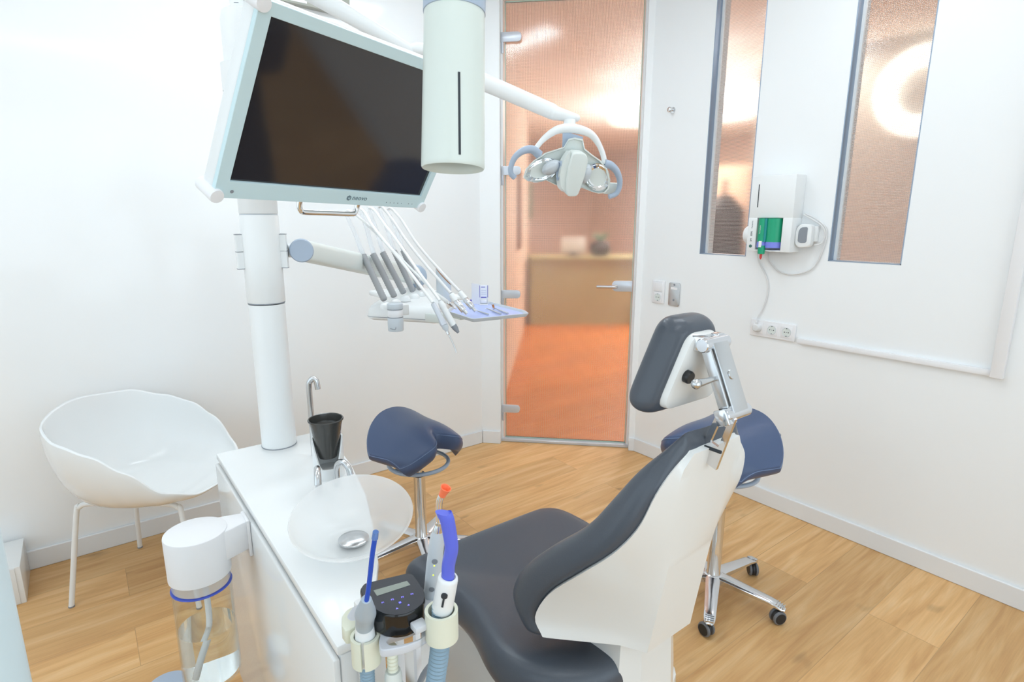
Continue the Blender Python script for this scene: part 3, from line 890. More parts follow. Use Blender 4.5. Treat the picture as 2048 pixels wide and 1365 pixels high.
# ================================================================ SADDLE STOOLS
def make_stool(label):
    t = thing('saddle_stool', label, 'stool', (0, 0, 0), 0, 'saddle stools')
    # seat: front is -y, an arched pad open underneath at the front
    na, nb = 22, 30
    def outline(b):                       # half length at normalised width b
        return max(0.0, 1 - abs(b) ** 2.25) ** (1 / 2.25)
    def top(a, b):
        x = 0.190 * b * (1.0 + 0.10 * a)
        L = outline(b) * 0.180
        y = a * L
        fr = max(0.0, -a)
        z = 0.622 - 0.112 * abs(b) ** 2.3 + 0.020 * max(0, a) ** 2 * (1 - abs(b) ** 2)
        z -= 0.030 * fr ** 2
        y += 0.085 * fr ** 2 * math.exp(-(b / 0.22) ** 2) # notch at the front
        return V((x, y, z))
    verts, faces = [], []
    def grid(fn, base, flip):
        for j in range(nb + 1):
            b = -1 + 2 * j / nb
            b = math.sin(b * PI / 2)
            b *= 0.955
            for i in range(na + 1):
                a = math.sin((-1 + 2 * i / na) * PI / 2)
                verts.append(fn(a, b))
        for j in range(nb):
            for i in range(na):
                q = (base + j * (na + 1) + i, base + j * (na + 1) + i + 1, base + (j + 1) * (na + 1) + i + 1, base + (j + 1) * (na + 1) + i)
                faces.append(q[::-1] if flip else q)
    def under(a, b):
        p = top(a * 0.93, b * 0.93)
        th = 0.076 - 0.006 * abs(b)
        nrm = V((0.35 * b * abs(b), 0, 1)).normalized()
        return p - nrm * th
    grid(top, 0, False); B0 = len(verts); grid(under, B0, True)
    loop = [j * (na + 1) for j in range(nb + 1)] + [nb * (na + 1) + i for i in range(1, na + 1)] + [j * (na + 1) + na for j in range(nb - 1, -1, -1)] + [i for i in range(na - 1, 0, -1)]
    m = len(loop)
    mids = []
    for q in loop:
        p, u = verts[q], verts[q + B0]
        c = V((0, 0.01, p.z)); o = (p - c); o.z = 0
        mids.append((p + u) / 2 + o.normalized() * 0.020 + V((0, 0, 0)))
    M0 = len(verts); verts.extend(mids)
    for k in range(m):
        k2 = (k + 1) % m
        faces.append((loop[k], loop[k2], M0 + k2, M0 + k))
        faces.append((M0 + k, M0 + k2, loop[k2] + B0, loop[k] + B0))
    w = MB(); w.poly(verts, faces); w.smooth = 180
    st = part('seat', w, 'leather_blue', t, local=True, sub=2)
    # welt seam round the rim of the pad
    w = MB(); pts = [verts[q].lerp(mids[k], 0.25) * 1.0 for k, q in enumerate(loop)]
    w.tube(pts + [pts[0]], 0.0016, 6); part('seam', w, 'seam_blue', st, 'paler stitched seam', local=True)
    tq = min(mids, key=lambda p: (p.x - 0.10) ** 2 + (p.y - 0.15) ** 2)
    tn = V((tq.x, tq.y - 0.01, 0)).normalized()
    w = MB(); w.obox(tq, V((-tn.y, tn.x, 0)), (0, 0, 1), tn, (-0.020, -0.002, -0.006), (0.020, 0.006, 0.0045), 0.001); part('tag', w, 'mid_grey', st, 'small grey maker tag', local=True)
    # lever plate, ring, gas column
    w = MB()
    w.lathe((0, 0, 0.46), (0, 0, 1), [(0.027, 0), (0.029, 0.003), (0.029, 0.05)], 24)
    w.box((-0.06, -0.03, 0.505), (0.06, 0.09, 0.52), 0.004)
    part('seat_bracket', w, 'satin_steel', t, local=True)
    w = MB(); w.lathe((0, 0, 0.437), (0, 0, 1), [(0.125 + 0.0085 * math.cos(a), 0.0085 * math.sin(a)) for a in [2 * PI * k / 12 for k in range(12)]], 56, closed=True)
    rg = part('lever_ring', w, 'blue_grey', t, local=True)
    w = MB()
    w.prism([(-0.125, -0.015, 0.434), (-0.02, -0.024, 0.465), (-0.02, 0.024, 0.465), (-0.125, 0.015, 0.434)], (0, 0, 0.008), 0.002)
    part('ring_bracket', w, 'mid_grey', rg, local=True)
    w = MB(); w.lathe((0, 0, 0.30), (0, 0, 1), [(0.014, 0), (0.014, 0.18)], 20); part('gas_rod', w, 'chrome', t, local=True)
    w = MB(); w.lathe((0, 0, 0.377), (0, 0, 1), [(0.0245, 0), (0.0245, 0.006), (0.0225, 0.012), (0.015, 0.014)], 28); part('rod_gland', w, 'black_plastic', t, local=True)
    w = MB(); w.lathe((0, 0, 0.085), (0, 0, 1), [(0.030, 0), (0.030, 0.012), (0.025, 0.018), (0.025, 0.292)], 32); part('column', w, 'chrome', t, local=True)
    hub = MB(); hub.lathe((0, 0, 0.062), (0, 0, 1), [(0.030, 0), (0.040, 0.006), (0.040, 0.030), (0.033, 0.036)], 32); part('hub', hub, 'polished_alu', t, local=True)
    for k in range(5):
        a = R(21 + 72 * k)
        d = V((math.cos(a), math.sin(a), 0)); s = V((-d.y, d.x, 0)); z = V((0, 0, 1))
        w = MB()
        rings = []
        for r_, hw, zt, zb in ((0.02, 0.028, 0.096, 0.066), (0.06, 0.026, 0.094, 0.070), (0.14, 0.023, 0.086, 0.068), (0.215, 0.021, 0.079, 0.066), (0.238, 0.0205, 0.074, 0.062), (0.258, 0.018, 0.066, 0.058), (0.268, 0.010, 0.062, 0.058)):
            o = d * r_
            rings.append([o - s * hw + z * zb, o - s * hw + z * (zt - 0.005), o - s * (hw - 0.006) + z * zt, o + s * (hw - 0.006) + z * zt, o + s * hw + z * (zt - 0.005), o + s * hw + z * zb])
        w.loft(rings); w.smooth = 50
        lg = part('leg', w, 'polished_alu', t, local=True)
        w = MB()
        for q in range(4): w.obox(d * (0.238 + 0.008 * q) + z * (0.0762 - 0.0028 * q), d, s, z, (-0.0015, -0.015, -0.003), (0.0015, 0.015, 0.0012))
        part('grip_rib', w, 'satin_steel', lg, local=True)
        e = d * 0.252
        ca_ = a + 0.9
        wd = V((math.cos(ca_), math.sin(ca_), 0)); ax = V((-wd.y, wd.x, 0)); cc = e - wd * 0.010 + z * 0.0265
        w = MB(); w.lathe(e + z * 0.045, z, [(0.009, 0), (0.009, 0.016)], 12)
        w.lathe(cc - ax * 0.0055, ax, [(0.0225, 0), (0.024, 0.002), (0.024, 0.009), (0.0225, 0.011)], 24)
        cs_ = part('caster', w, 'caster_black', t, local=True)
        for sg in (-1, 1):
            w = MB(); w.lathe(cc + ax * sg * 0.007, ax * sg, [(0.022, 0), (0.0262, 0.002), (0.0265, 0.005), (0.0245, 0.0095), (0.021, 0.011)], 28)
            part('wheel', w, 'caster_tread', cs_, local=True)
            w = MB(); w.lathe(cc + ax * sg * 0.0172, ax * sg, [(0.0208, 0), (0.0205, 0.0016), (0.0, 0.002)], 24); part('wheel_disc', w, 'caster_black', cs_, local=True)
    return t
stool = make_stool('dark blue saddle stool behind the spittoon bowl, beside the glossy wall')
stool.location = (1.05, 2.03, 0); stool.rotation_euler.z = R(15)
stool2 = copy_thing(stool, (1.832, 1.098, 0), R(-98), 'dark blue saddle stool half hidden behind the patient chair, by the right wall')
for ch in stool2.children:                   # this one is set higher on its gas column
    if ch.name.split('.')[0] in ('seat', 'seat_bracket', 'lever_ring', 'gas_rod'): ch.location.z += 0.085
    if ch.name.split('.')[0] == 'seat': ch.scale = (1.07, 1.07, 1.06); ch.location += Matrix.Rotation(R(98), 3, 'Z') @ V((-0.022, 0.017, 0)) + V((0, 0, -0.028))

# ================================================================ PATIENT CHAIR
XC = 0.88
pc = thing('patient_chair', 'grey leather dental patient chair with white back shell and headrest', 'patient chair', (XC, 0.95, 0))
# side stations of the backrest: (near-side x of the pad, front (y,z), pad/shell seam (y,z))
ST = [(0.665, (0.8425, 0.5689), (0.7753, 0.5992)), (0.6635, (0.8577, 0.5844), (0.7817, 0.6076)), (0.6619, (0.8742, 0.5997), (0.789, 0.6153)), (0.6605, (0.8883, 0.6152), (0.7945, 0.6243)), (0.66, (0.8963, 0.6315), (0.7955, 0.636)), (0.6604, (0.8972, 0.6482), (0.7913, 0.6514)), (0.6616, (0.8929, 0.6653), (0.7832, 0.6695)), (0.6632, (0.8844, 0.6832), (0.7721, 0.6891)), (0.665, (0.8725, 0.7025), (0.7587, 0.7089)), (0.667, (0.856, 0.724), (0.7419, 0.7294)), (0.6694, (0.8349, 0.747), (0.7218, 0.7509)), (0.672, (0.812, 0.7704), (0.7007, 0.7723)), (0.675, (0.7897, 0.7927), (0.6814, 0.7924)), (0.6783, (0.7679, 0.8137), (0.6638, 0.8109)), (0.6819, (0.7453, 0.8339), (0.6467, 0.8284)), (0.6858, (0.7237, 0.8538), (0.631, 0.8451)), (0.69, (0.7048, 0.8735), (0.6173, 0.8612)), (0.6945, (0.689, 0.8935), (0.606, 0.8764)), (0.6994, (0.6756, 0.9135), (0.5967, 0.8907)), (0.7045, (0.6637, 0.9328), (0.5889, 0.9048)), (0.71, (0.6527, 0.9505), (0.582, 0.9194)), (0.7158, (0.6428, 0.9665), (0.5761, 0.9353)), (0.7219, (0.6342, 0.9811), (0.5714, 0.952)), (0.7283, (0.6262, 0.9946), (0.5676, 0.9681)), (0.735, (0.618, 1.0075), (0.5643, 0.9821)), (0.7421, (0.6092, 1.0198), (0.5617, 0.9935)), (0.7495, (0.6002, 1.0313), (0.56, 1.003)), (0.7572, (0.5916, 1.0421), (0.5586, 1.0115)), (0.765, (0.584, 1.052), (0.557, 1.02)), (0.773, (0.5778, 1.0609), (0.5552, 1.0284)), (0.7813, (0.5727, 1.0688), (0.5535, 1.0364)), (0.7897, (0.5679, 1.0763), (0.5517, 1.0441)), (0.798, (0.563, 1.084), (0.55, 1.052))]
def mir(p): return V((2 * XC - p[0], p[1], p[2]))
rings = []
for k, (xn, f, s) in enumerate(ST):
    f = V((0, f[0], f[1])); s = V((0, s[0], s[1]))
    d = f - s; nrm = d.normalized(); L = d.length
    hw = XC - xn
    dep = 0.028 * min(1.0, (len(ST) - 1 - k) / 10.0) + 0.004      # hollow between the bolsters
    half = []
    for u, q in ((1.0 - 0.16, 0.0), (1.0 - 0.03, 0.04), (1.0, 0.35), (0.985, 0.70), (0.90, 0.96), (0.74, 1.0), (0.5, 1.0 - 0.5 * dep / L), (0.22, 1.0 - dep / L)):
        half.append((hw * u, s + nrm * (L * q)))
    ring_ = [V((XC - a, p.y, p.z)) for a, p in half] + [V((XC, (s + nrm * (L - dep)).y, (s + nrm * (L - dep)).z))] + [V((XC + a, p.y, p.z)) for a, p in reversed(half)]
    rings.append(ring_)
def shrink(r, fx_, shift):
    c = sum(r, V()) / len(r)
    return [V((c.x + (p.x - c.x) * fx_, c.y + (p.y - c.y) * 0.55, c.z + (p.z - c.z) * 0.55)) + shift for p in r]
d0 = (V(rings[0][8]) - V(rings[1][8])).normalized(); d1 = (V(rings[-1][8]) - V(rings[-2][8])).normalized()
rings = [shrink(rings[0], 0.75, d0 * 0.012)] + rings + [shrink(rings[-1], 0.96, V((0, -0.002, 0.007))), [V((XC + (p.x - XC) * 0.85, p.y * 0.3 + 0.556 * 0.7, p.z * 0.3 + 1.083 * 0.7)) for p in rings[-1]]]
w = MB(); w.loft(rings); w.smooth = 180
part('backrest_cushion', w, 'leather', pc, sub=1)
# white shell: flared side panels, chamfer facets and a narrow spine
SP = [(0.614, 0.6), (0.6129, 0.6066), (0.6118, 0.613), (0.6107, 0.6197), (0.6095, 0.6271), (0.6082, 0.6349), (0.6069, 0.6429), (0.6054, 0.6521), (0.6035, 0.6633), (0.6012, 0.6769), (0.5987, 0.6924), (0.5959, 0.7092), (0.593, 0.7266), (0.5899, 0.745), (0.5867, 0.7647), (0.5834, 0.7845), (0.5803, 0.8034), (0.5773, 0.8211), (0.5745, 0.8381), (0.5717, 0.8548), (0.569, 0.8712), (0.5663, 0.8874), (0.5637, 0.9034), (0.5611, 0.9191), (0.5585, 0.9345), (0.556, 0.9495), (0.5536, 0.9641), (0.5512, 0.9787), (0.5488, 0.9932), (0.5463, 1.0079), (0.5439, 1.0226), (0.5414, 1.0373), (0.539, 1.052)]      # (y,z) of the spine from bottom to top, matching the stations
w = MB(); rings = []
for k, ((xn, f, s), (sy, sz), hwb, hw) in enumerate(zip(ST, SP, [0.071, 0.0707, 0.0705, 0.0703, 0.07, 0.0698, 0.0695, 0.0692, 0.069, 0.0688, 0.0685, 0.0683, 0.068, 0.0678, 0.0675, 0.0673, 0.067, 0.0668, 0.0665, 0.0663, 0.066, 0.0658, 0.0655, 0.0653, 0.065, 0.0648, 0.0645, 0.0643, 0.064, 0.0638, 0.0635, 0.0633, 0.063], [0.208, 0.2092, 0.2105, 0.2116, 0.212, 0.2117, 0.2109, 0.2096, 0.208, 0.2061, 0.2037, 0.2011, 0.198, 0.1946, 0.1908, 0.1866, 0.182, 0.1769, 0.1713, 0.1655, 0.16, 0.1551, 0.1505, 0.1457, 0.14, 0.1334, 0.1261, 0.1183, 0.11, 0.1011, 0.0915, 0.0817, 0.072])):
    S = V((0, s[0], s[1]))
    B = V((0, sy, sz))
    ins = (V((0, f[0], f[1])) - S).normalized() * 0.012
    fac = B.lerp(S, 0.30 * min(1.0, 0.35 + (len(ST) - 1 - k) / 12.0))
    half = [(hw * 0.9, S + ins), (hw, S), (hw * 0.97, S.lerp(B, 0.05)), (min(hw * 0.98, hwb + 0.028), fac), (hwb, B)]
    rings.append([V((XC - a, p.y, p.z)) for a, p in half] + [V((XC + a, p.y, p.z)) for a, p in reversed(half)])
w.loft(rings); w.smooth = 24
part('back_shell', w, 'shell_white', pc)
# seat pad
def seat_ring(z, g, dz=0.0):
    P = [(0.575, 1.295), (1.15, 1.295), (1.17, 1.1), (1.13, 0.9), (1.02, 0.7), (0.74, 0.64), (0.575, 0.8), (0.655, 1.06)]
    c = V((XC, 0.98))
    out = []
    for x, y in rounded(P, [0.08, 0.08, 0.1, 0.12, 0.1, 0.1, 0.14, 0.16], 4):
        q = V((x, y)) - c
        q = V((q.x * g, q.y * g))
        out.append(V((c.x + q.x, c.y + q.y, z)))
    return out
w = MB()
rings = [seat_ring(0.445, 0.90), seat_ring(0.455, 0.965), seat_ring(0.490, 1.0), seat_ring(0.525, 0.985), seat_ring(0.545, 0.93), seat_ring(0.546, 0.84), seat_ring(0.538, 0.6), seat_ring(0.532, 0.3), seat_ring(0.530, 0.04)]
w.loft(rings); w.smooth = 180
part('seat_cushion', w, 'leather', pc, sub=2)
w = MB(); w.prism([V((XC, 0.98, 0.40)) + (p - V((XC, 0.98, p.z))) * 0.82 for p in seat_ring(0, 1.0)], (0, 0, 0.06), 0.01, 2); part('seat_pan', w, 'shell_white', pc)
# lower hinge cover joining back and seat
w = MB()
w.loft([[V((XC - a, y0, z)), V((XC - a * 0.55, y1, z)), V((XC + a * 0.55, y1, z)), V((XC + a, y0, z)), V((XC + a, y2, z)), V((XC - a, y2, z))] for z, a, y0, y1, y2 in ((0.10, 0.115, 0.66, 0.63, 0.80), (0.30, 0.105, 0.665, 0.635, 0.80), (0.46, 0.095, 0.665, 0.64, 0.78), (0.60, 0.085, 0.67, 0.645, 0.75))]); w.smooth = 25
part('hinge_cover', w, 'shell_white', pc)
w = MB(); w.lathe((XC + 0.085, 0.70, 0.545), (1, 0, 0), [(0.034, 0), (0.034, 0.02), (0.030, 0.028), (0.0, 0.030)], 28); part('hinge_knob', w, 'satin_white', pc)
# pedestal and floor plate
w = MB()
w.loft([[V((x, y, z)) for x, y in rounded([(0.70 + i, 0.66 + i), (1.06 - i, 0.66 + i), (1.06 - i, 1.32 - i), (0.70 + i, 1.32 - i)], 0.07, 5)] for z, i in ((0.05, 0.0), (0.10, 0.01), (0.38, 0.015), (0.405, 0.03))]); w.smooth = 30
part('pedestal', w, 'shell_white', pc)
w = MB(); w.prism([V((x, y, 0.0)) for x, y in rounded([(0.655, 0.40), (1.105, 0.40), (1.105, 1.52), (0.655, 1.52)], 0.13, 7)], (0, 0, 0.065), 0.018, 3); part('floor_plate', w, 'shell_white', pc)

# headrest (cushion, plate, arm)
def tri_ring(off, g, dz=0.0):
    """rounded trapezoid in the headrest plane: narrow top, wide bottom"""
    A, B_ = V((XC, 0.6135, 1.113)), V((XC, 0.587, 1.252))     # bottom and top of the plate
    up = (B_ - A).normalized(); nrm = V((0, up.z, -up.y))
    c = (A + B_) / 2
    return c, up, nrm
c, up, nrm = tri_ring(0, 1)
hh = 0.0708
def head_ring(g, gx, off):
    P = [(-0.083 * gx, -hh * g), (0.083 * gx, -hh * g), (0.0415 * gx, hh * g), (-0.0415 * gx, hh * g)]
    return [c + V((1, 0, 0)) * x + up * y + nrm * off for x, y in rounded(P, [0.03 * g, 0.03 * g, 0.022 * g, 0.022 * g], 5)]
w = MB()
rings = [head_ring(1.0, 1.0, 0.004), head_ring(1.10, 1.12, 0.004), head_ring(1.24, 1.28, 0.018), head_ring(1.29, 1.34, 0.038), head_ring(1.24, 1.28, 0.058), head_ring(1.05, 1.08, 0.070), head_ring(0.6, 0.6, 0.068), head_ring(0.1, 0.1, 0.066)]
w.loft(rings); w.smooth = 180
hd = part('headrest', w, 'leather', pc, 'grey leather headrest pad', sub=2)
w = MB(); w.loft([head_ring(0.90, 0.88, -0.010), head_ring(0.97, 0.97, -0.008), head_ring(1.0, 1.0, 0.0), head_ring(1.0, 1.0, 0.012)]); w.smooth = 30
part('headrest_plate', w, 'shell_white', hd)
w = MB(); w.lathe(c - up * 0.006 - V((0.036, 0, 0)) - nrm * 0.008, -nrm, [(0.0105, 0), (0.012, 0.002), (0.012, 0.010), (0.0105, 0.013), (0.0, 0.013)], 24); part('release_button', w, 'black_plastic', hd)
# articulated steel arm
arm = MB()
U = V((XC, 0.5640, 1.235)); Lw = V((XC, 0.5130, 1.120))
ad = (U - Lw).normalized(); an = V((0, ad.z, -ad.y))
X = V((1, 0, 0))
arm.obox(Lw, X, ad, an, (-0.029, 0.0, -0.0095), (-0.024, (U - Lw).length, 0.0095), 0.001)
arm.obox(Lw, X, ad, an, (0.022, 0.0, -0.0095), (0.029, (U - Lw).length, 0.0095), 0.001)
arm.obox(Lw, X, ad, an, (-0.020, 0.0, -0.0125), (0.024, (U - Lw).length, -0.004), 0.001)
arm.obox(Lw, X, ad, an, (-0.029, -0.004, -0.0095), (0.024, 0.014, 0.0095), 0.001)
ar = part('headrest_arm', arm, 'satin_steel', pc, 'polished steel headrest arm')
for o in (U, Lw):
    w = MB(); w.lathe(o - X * 0.036, X, [(0.011, 0), (0.0125, 0.0015), (0.0125, 0.0705), (0.011, 0.072)], 28)
    if o is U:
        for x_ in (-0.034, 0.012): w.obox(U, X, (0, 0, 1), (0, 1, 0), (x_, -0.012, 0.0), (x_ + 0.022, 0.014, 0.036), 0.002)
    else:
        w.obox(Lw, X, ad, an, (-0.040, -0.016, -0.010), (-0.014, 0.012, 0.014), 0.002)
    part('hinge_barrel', w, 'polished_alu', ar)
mid = Lw.lerp(U, 0.52)
w = MB()
w.tube([mid - X * 0.026, mid - X * 0.05, mid - X * 0.074], [0.0042, 0.0055, 0.0072], 14); w.ell(mid - X * 0.081, 0.0088, 0.0088, 0.0088, 16)
part('clamp_lever', w, 'satin_steel', ar)
w = MB(); w.lathe(mid + X * 0.004 - an * 0.0125, -an, [(0.0085, 0), (0.009, 0.001), (0.0085, 0.0025), (0.0, 0.0025)], 20); part('clamp_screw', w, 'satin_steel', ar)
# slotted blade sliding into the shell
Bt = V((XC - 0.022, 0.5385, 1.040)); bl = (Lw + V((-0.022, 0, 0)) - Bt).normalized()
flat_shape('slide_blade', [[(-0.021, -0.02), (0.021, -0.02), (0.017, 0.086), (-0.017, 0.086)], [(-0.0085, 0.022), (-0.0075, 0.064), (0.0075, 0.064), (0.0085, 0.022)]], Bt, V((0, bl.z, -bl.y)), bl, X, 0.007, 'chrome', ar)
w = MB(); w.obox((XC - 0.022, 0.5385, 1.052), X, (0, 1, 0), (0, 0, 1), (-0.006, -0.022, -0.004), (0.006, 0.022, 0.0015), 0.001); part('blade_slot', w, 'dark_slot', pc)

# ================================================================ MONITOR
mx, my, mn = V((0.9398, 0.3412, -0.0193)), V((0.1922, -0.4808, 0.8555)), V((0.2826, -0.8077, -0.5174))
mc = V((0.467, 1.0862, 1.6226))
MWd, MHt = 0.4737, 0.2665
mon = thing('monitor', 'black medical monitor in pale blue frame with chrome grab handle', 'monitor', mc)
def mp_(x, y, z=0.0): return mc + mx * x + my * y + mn * z
L_, R_, T_, B2 = -MWd / 2 - 0.0225, MWd / 2 + 0.018, MHt / 2 + 0.020, -MHt / 2 - 0.031
flat_shape('bezel', [[(L_, B2), (R_, B2), (R_, T_), (L_, T_)], [(-MWd / 2, -MHt / 2), (-MWd / 2, MHt / 2), (MWd / 2, MHt / 2), (MWd / 2, -MHt / 2)]], mc + mn * 0.001, mx, my, mn, 0.010, 'bezel', mon, bev=0.001)
w = MB(); w.obox(mc, mx, my, mn, (-MWd / 2 - 0.003, -MHt / 2 - 0.003, -0.006), (MWd / 2 + 0.003, MHt / 2 + 0.003, 0.0)); part('screen', w, 'screen_glass', mon)
w = MB(); w.obox(mc, mx, my, mn, (L_, B2, -0.034), (R_, T_, -0.0045), 0.006, 2); part('back_housing', w, 'satin_white', mon)
for x, y in ((L_, B2), (R_, B2), (L_, T_), (R_, T_)):
    w = MB(); w.lathe(mp_(x + (0.004 if x < 0 else -0.004), y + (0.004 if y < 0 else -0.006), -0.038), mn, [(0.0115, 0), (0.0125, 0.002), (0.0125, 0.046), (0.0115, 0.049), (0.0, 0.0495)], 28); part('corner_bumper', w, 'matte_white', mon)
w = MB(); w.lathe(mp_(L_ + 0.030, B2 + 0.013, 0.0062), mn, [(0.0032, 0), (0.0030, 0.0006), (0.0, 0.0008)], 20); part('light_sensor', w, 'mid_grey', mon)
w = MB()
hx0, hx1 = -0.072, 0.075
w.tube(smooth_path([mp_(hx0, B2 + 0.002, -0.016), mp_(hx0, B2 - 0.016, -0.014), mp_(hx0 + 0.004, B2 - 0.026, -0.010), mp_(hx0 + 0.014, B2 - 0.029, -0.008), mp_(0, B2 - 0.029, -0.008), mp_(hx1 - 0.014, B2 - 0.029, -0.008), mp_(hx1 - 0.004, B2 - 0.026, -0.010), mp_(hx1, B2 - 0.016, -0.014), mp_(hx1, B2 + 0.002, -0.016)], 6), 0.0055, 16)
part('grab_handle', w, 'chrome', mon)
lx = 0.024
w = MB(); w.prism([mp_(lx + 0.0062 * math.cos(R(60 * k + 30)), B2 + 0.0155 + 0.0062 * math.sin(R(60 * k + 30)), 0.0062) for k in range(6)], mn * 0.0004); part('logo', w, 'logo_grey', mon, 'hexagon maker mark')
text_mesh('logo_letter', 'ag', 0.0062, mp_(lx, B2 + 0.0158, 0.0068), mx, my, 'bezel', mon, shear=0.1)
text_mesh('logo_text', 'neovo', 0.0150, mp_(lx + 0.0085, B2 + 0.0165, 0.0064), mx, my, 'logo_grey', mon, shear=0.18, space=1.08, align='LEFT')
for k in range(8):
    if k == 5: continue
    w = MB(); o = mp_(0.133 + 0.0118 * k, B2 + 0.0105, 0.0062)
    q = [(-0.0011, -0.0011), (0.0011, -0.0011), (0.0011, 0.0011), (-0.0011, 0.0011)] if k % 3 == 0 else [(-0.0012, -0.001), (0.0012, -0.001), (0, 0.0013)]
    w.prism([o + mx * a + my * b for a, b in q], mn * 0.0003); part('button_mark', w, 'logo_grey', mon)
# knuckle and arm back to the lamp pipe
w = MB(); w.obox(mc, mx, my, mn, (-0.05, -0.05, -0.060), (0.05, 0.05, -0.039), 0.006)
w.tube([mp_(0, 0, -0.055), mp_(0, 0.02, -0.10)], 0.022, 20)
kn = mp_(0, 0.02, -0.10)
w.ell(kn, 0.032, 0.032, 0.032, 20)
w.tube([kn, (kn.x - 0.005, kn.y + 0.12, kn.z + 0.03), (CX + 0.012, CY - 0.074, 1.80)], 0.020, 20)
w.lathe((CX, CY, 1.765), (0, 0, 1), [(0.0500, 0), (0.058, 0.002), (0.058, 0.068), (0.0500, 0.07)], 36, closed=True)
part('mount_arm', w, 'satin_white', mon)

# ================================================================ X-RAY CONE (hangs in front, from an arm above the picture)
x0, x1 = V((0.373, 0.6062, 1.5085)), V((0.3865, 0.618, 1.6853))
xd = (x1 - x0).normalized()
xr = thing('x_ray_tube', 'cream x-ray cone with thin dark line hanging in front of the monitor', 'x-ray tube', x0)
w = MB(); w.lathe(x0, xd, [(0.0345, 0.004), (0.0368, 0.0), (0.0378, 0.002), (0.0378, 0.006), (0.0352, (x1 - x0).length), (0.034, (x1 - x0).length), (0.0335, 0.1), (0.0338, 0.010)], 64, closed=True); w.smooth = 50; part('cone', w, 'cone_cream', xr)
w = MB(); w.lathe(x0 + xd * 0.02, xd, [(0.0, 0), (0.0336, 0), (0.0336, 0.004), (0.0, 0.004)], 48); part('aperture', w, 'mid_grey', xr)
w = MB(); w.lathe(x1 - xd * 0.003, xd, [(0.0338, 0), (0.0362, 0.001), (0.0362, 0.026), (0.034, 0.028)], 64); part('collar', w, 'blue_grey', xr)
x2 = x1 + xd * 0.025
w = MB(); w.lathe(x2, xd, [(0.030, 0), (0.050, 0.012), (0.055, 0.035), (0.055, 0.12), (0.045, 0.15), (0.0, 0.155)], 48)
part('tube_head', w, 'satin_white', xr)
w = MB(); sx_ = V((0.7954, -0.6061, 0.0013))
w.tube(smooth_path([x2 + xd * 0.055 + sx_ * 0.03, x2 + xd * 0.045 + sx_ * 0.11, x2 + xd * 0.052 + sx_ * 0.16, x2 + xd * 0.15 + sx_ * 0.20], 6), 0.021, 20)
w.tube([x2 + xd * 0.13 + sx_ * 0.195, (x2.x + 0.2, x2.y + 0.1, 2.30)], 0.021, 20)
w.tube([(x2.x + 0.2, x2.y + 0.1, 2.28), (x2.x + 0.2, x2.y + 0.1, H)], 0.024, 20)
part('support_arm', w, 'satin_white', xr)
w = MB()
fd = V((0.5928, 0.7773, -0.2106))
pa = V((0.3633, 0.5707, 1.6114)); pb = V((0.3605, 0.5703, 1.5213))
axis_pt = lambda p: x0 + xd * (p - x0).dot(xd)
def on_cone(p):
    a = axis_pt(p); o = (p - a).normalized(); h = (p - x0).dot(xd)
    rr = 0.0378 + (0.0352 - 0.0378) * (h - 0.006) / ((x1 - x0).length - 0.006)
    return a + o * (rr + 0.0001), o
qa, oa = on_cone(pa); qb, ob_ = on_cone(pb)
sd = xd.cross(oa).normalized() * 0.0013
w.poly([qa - sd, qa + sd, qb + sd, qb - sd, qa - sd + oa * 0.0004, qa + sd + oa * 0.0004, qb + sd + ob_ * 0.0004, qb - sd + ob_ * 0.0004], [(0, 1, 2, 3), (4, 5, 6, 7), (0, 1, 5, 4), (1, 2, 6, 5), (2, 3, 7, 6), (3, 0, 4, 7)])
part('centre_line', w, 'dark_slot', xr)

# ================================================================ OPERATING LAMP
lc = V((1.2128, 1.305, 1.6084))
lnv = V((-0.40, -0.86, -0.30)).normalized()
lxv = V((0.905, -0.42, -0.06)); lxv = (lxv - lnv * lxv.dot(lnv)).normalized()
lyv = lnv.cross(lxv)
lamp = thing('operating_lamp', 'white operating lamp with two grey handles hanging in front of the glass door', 'operating lamp', lc)
KS = 1.70 / 1134.91
lvd = (V((0, 0, 1.45)) - lc).normalized()
def lp(px, py, d=0.0): return lc + lxv * ((px - 1140) * KS) - lyv * ((py - 330) * KS) + lvd * d
# arms
def flat_arm(a, b, up, hw0, hw1, th):
    a, b = V(a), V(b); d = (b - a).normalized(); up = V(up); up = (up - d * up.dot(d)).normalized(); sd = d.cross(up)
    rings = []
    for p, hw in ((a, hw0), (b, hw1)):
        rings.append([p + up * (hw * math.cos(q)) + sd * (th * math.sin(q)) for q in [2 * PI * k / 20 for k in range(20)]])
    return rings
w = MB(); w.loft(flat_arm((0.5474, 1.6193, 2.0353), (0.8294, 1.5497, 1.9072), (0, 0, 1), 0.026, 0.0165, 0.018))
w.lathe((CX, CY, 2.042), (0, 0, 1), [(0.026, 0), (0.030, 0.003), (0.030, 0.070), (0.024, 0.080)], 24); w.tube([(CX, CY, 2.092), (0.5474, 1.6193, 2.0353)], 0.022, 18); w.ell((0.5474, 1.6193, 2.0353), 0.027, 0.027, 0.027)
part('upper_arm', w, 'satin_white', lamp)
w = MB(); w.ell((0.8486, 1.5498, 1.9142), 0.034, 0.034, 0.022, 24); part('elbow_joint', w, 'satin_white', lamp)
w = MB(); w.loft(flat_arm((0.8519, 1.5447, 1.9045), (1.1924, 1.3626, 1.7635), (0, 0, 1), 0.026, 0.023, 0.018)); w.ell((1.1924, 1.3626, 1.7635), 0.0225, 0.019, 0.0225, 20); part('lower_arm', w, 'satin_white', lamp)
w = MB(); w.loft(flat_arm((1.1944, 1.3603, 1.7606), (1.2425, 1.3196, 1.746), (0, 0, 1), 0.0215, 0.012, 0.018)); w.ell((1.2425, 1.3196, 1.746), 0.017, 0.015, 0.012, 20)
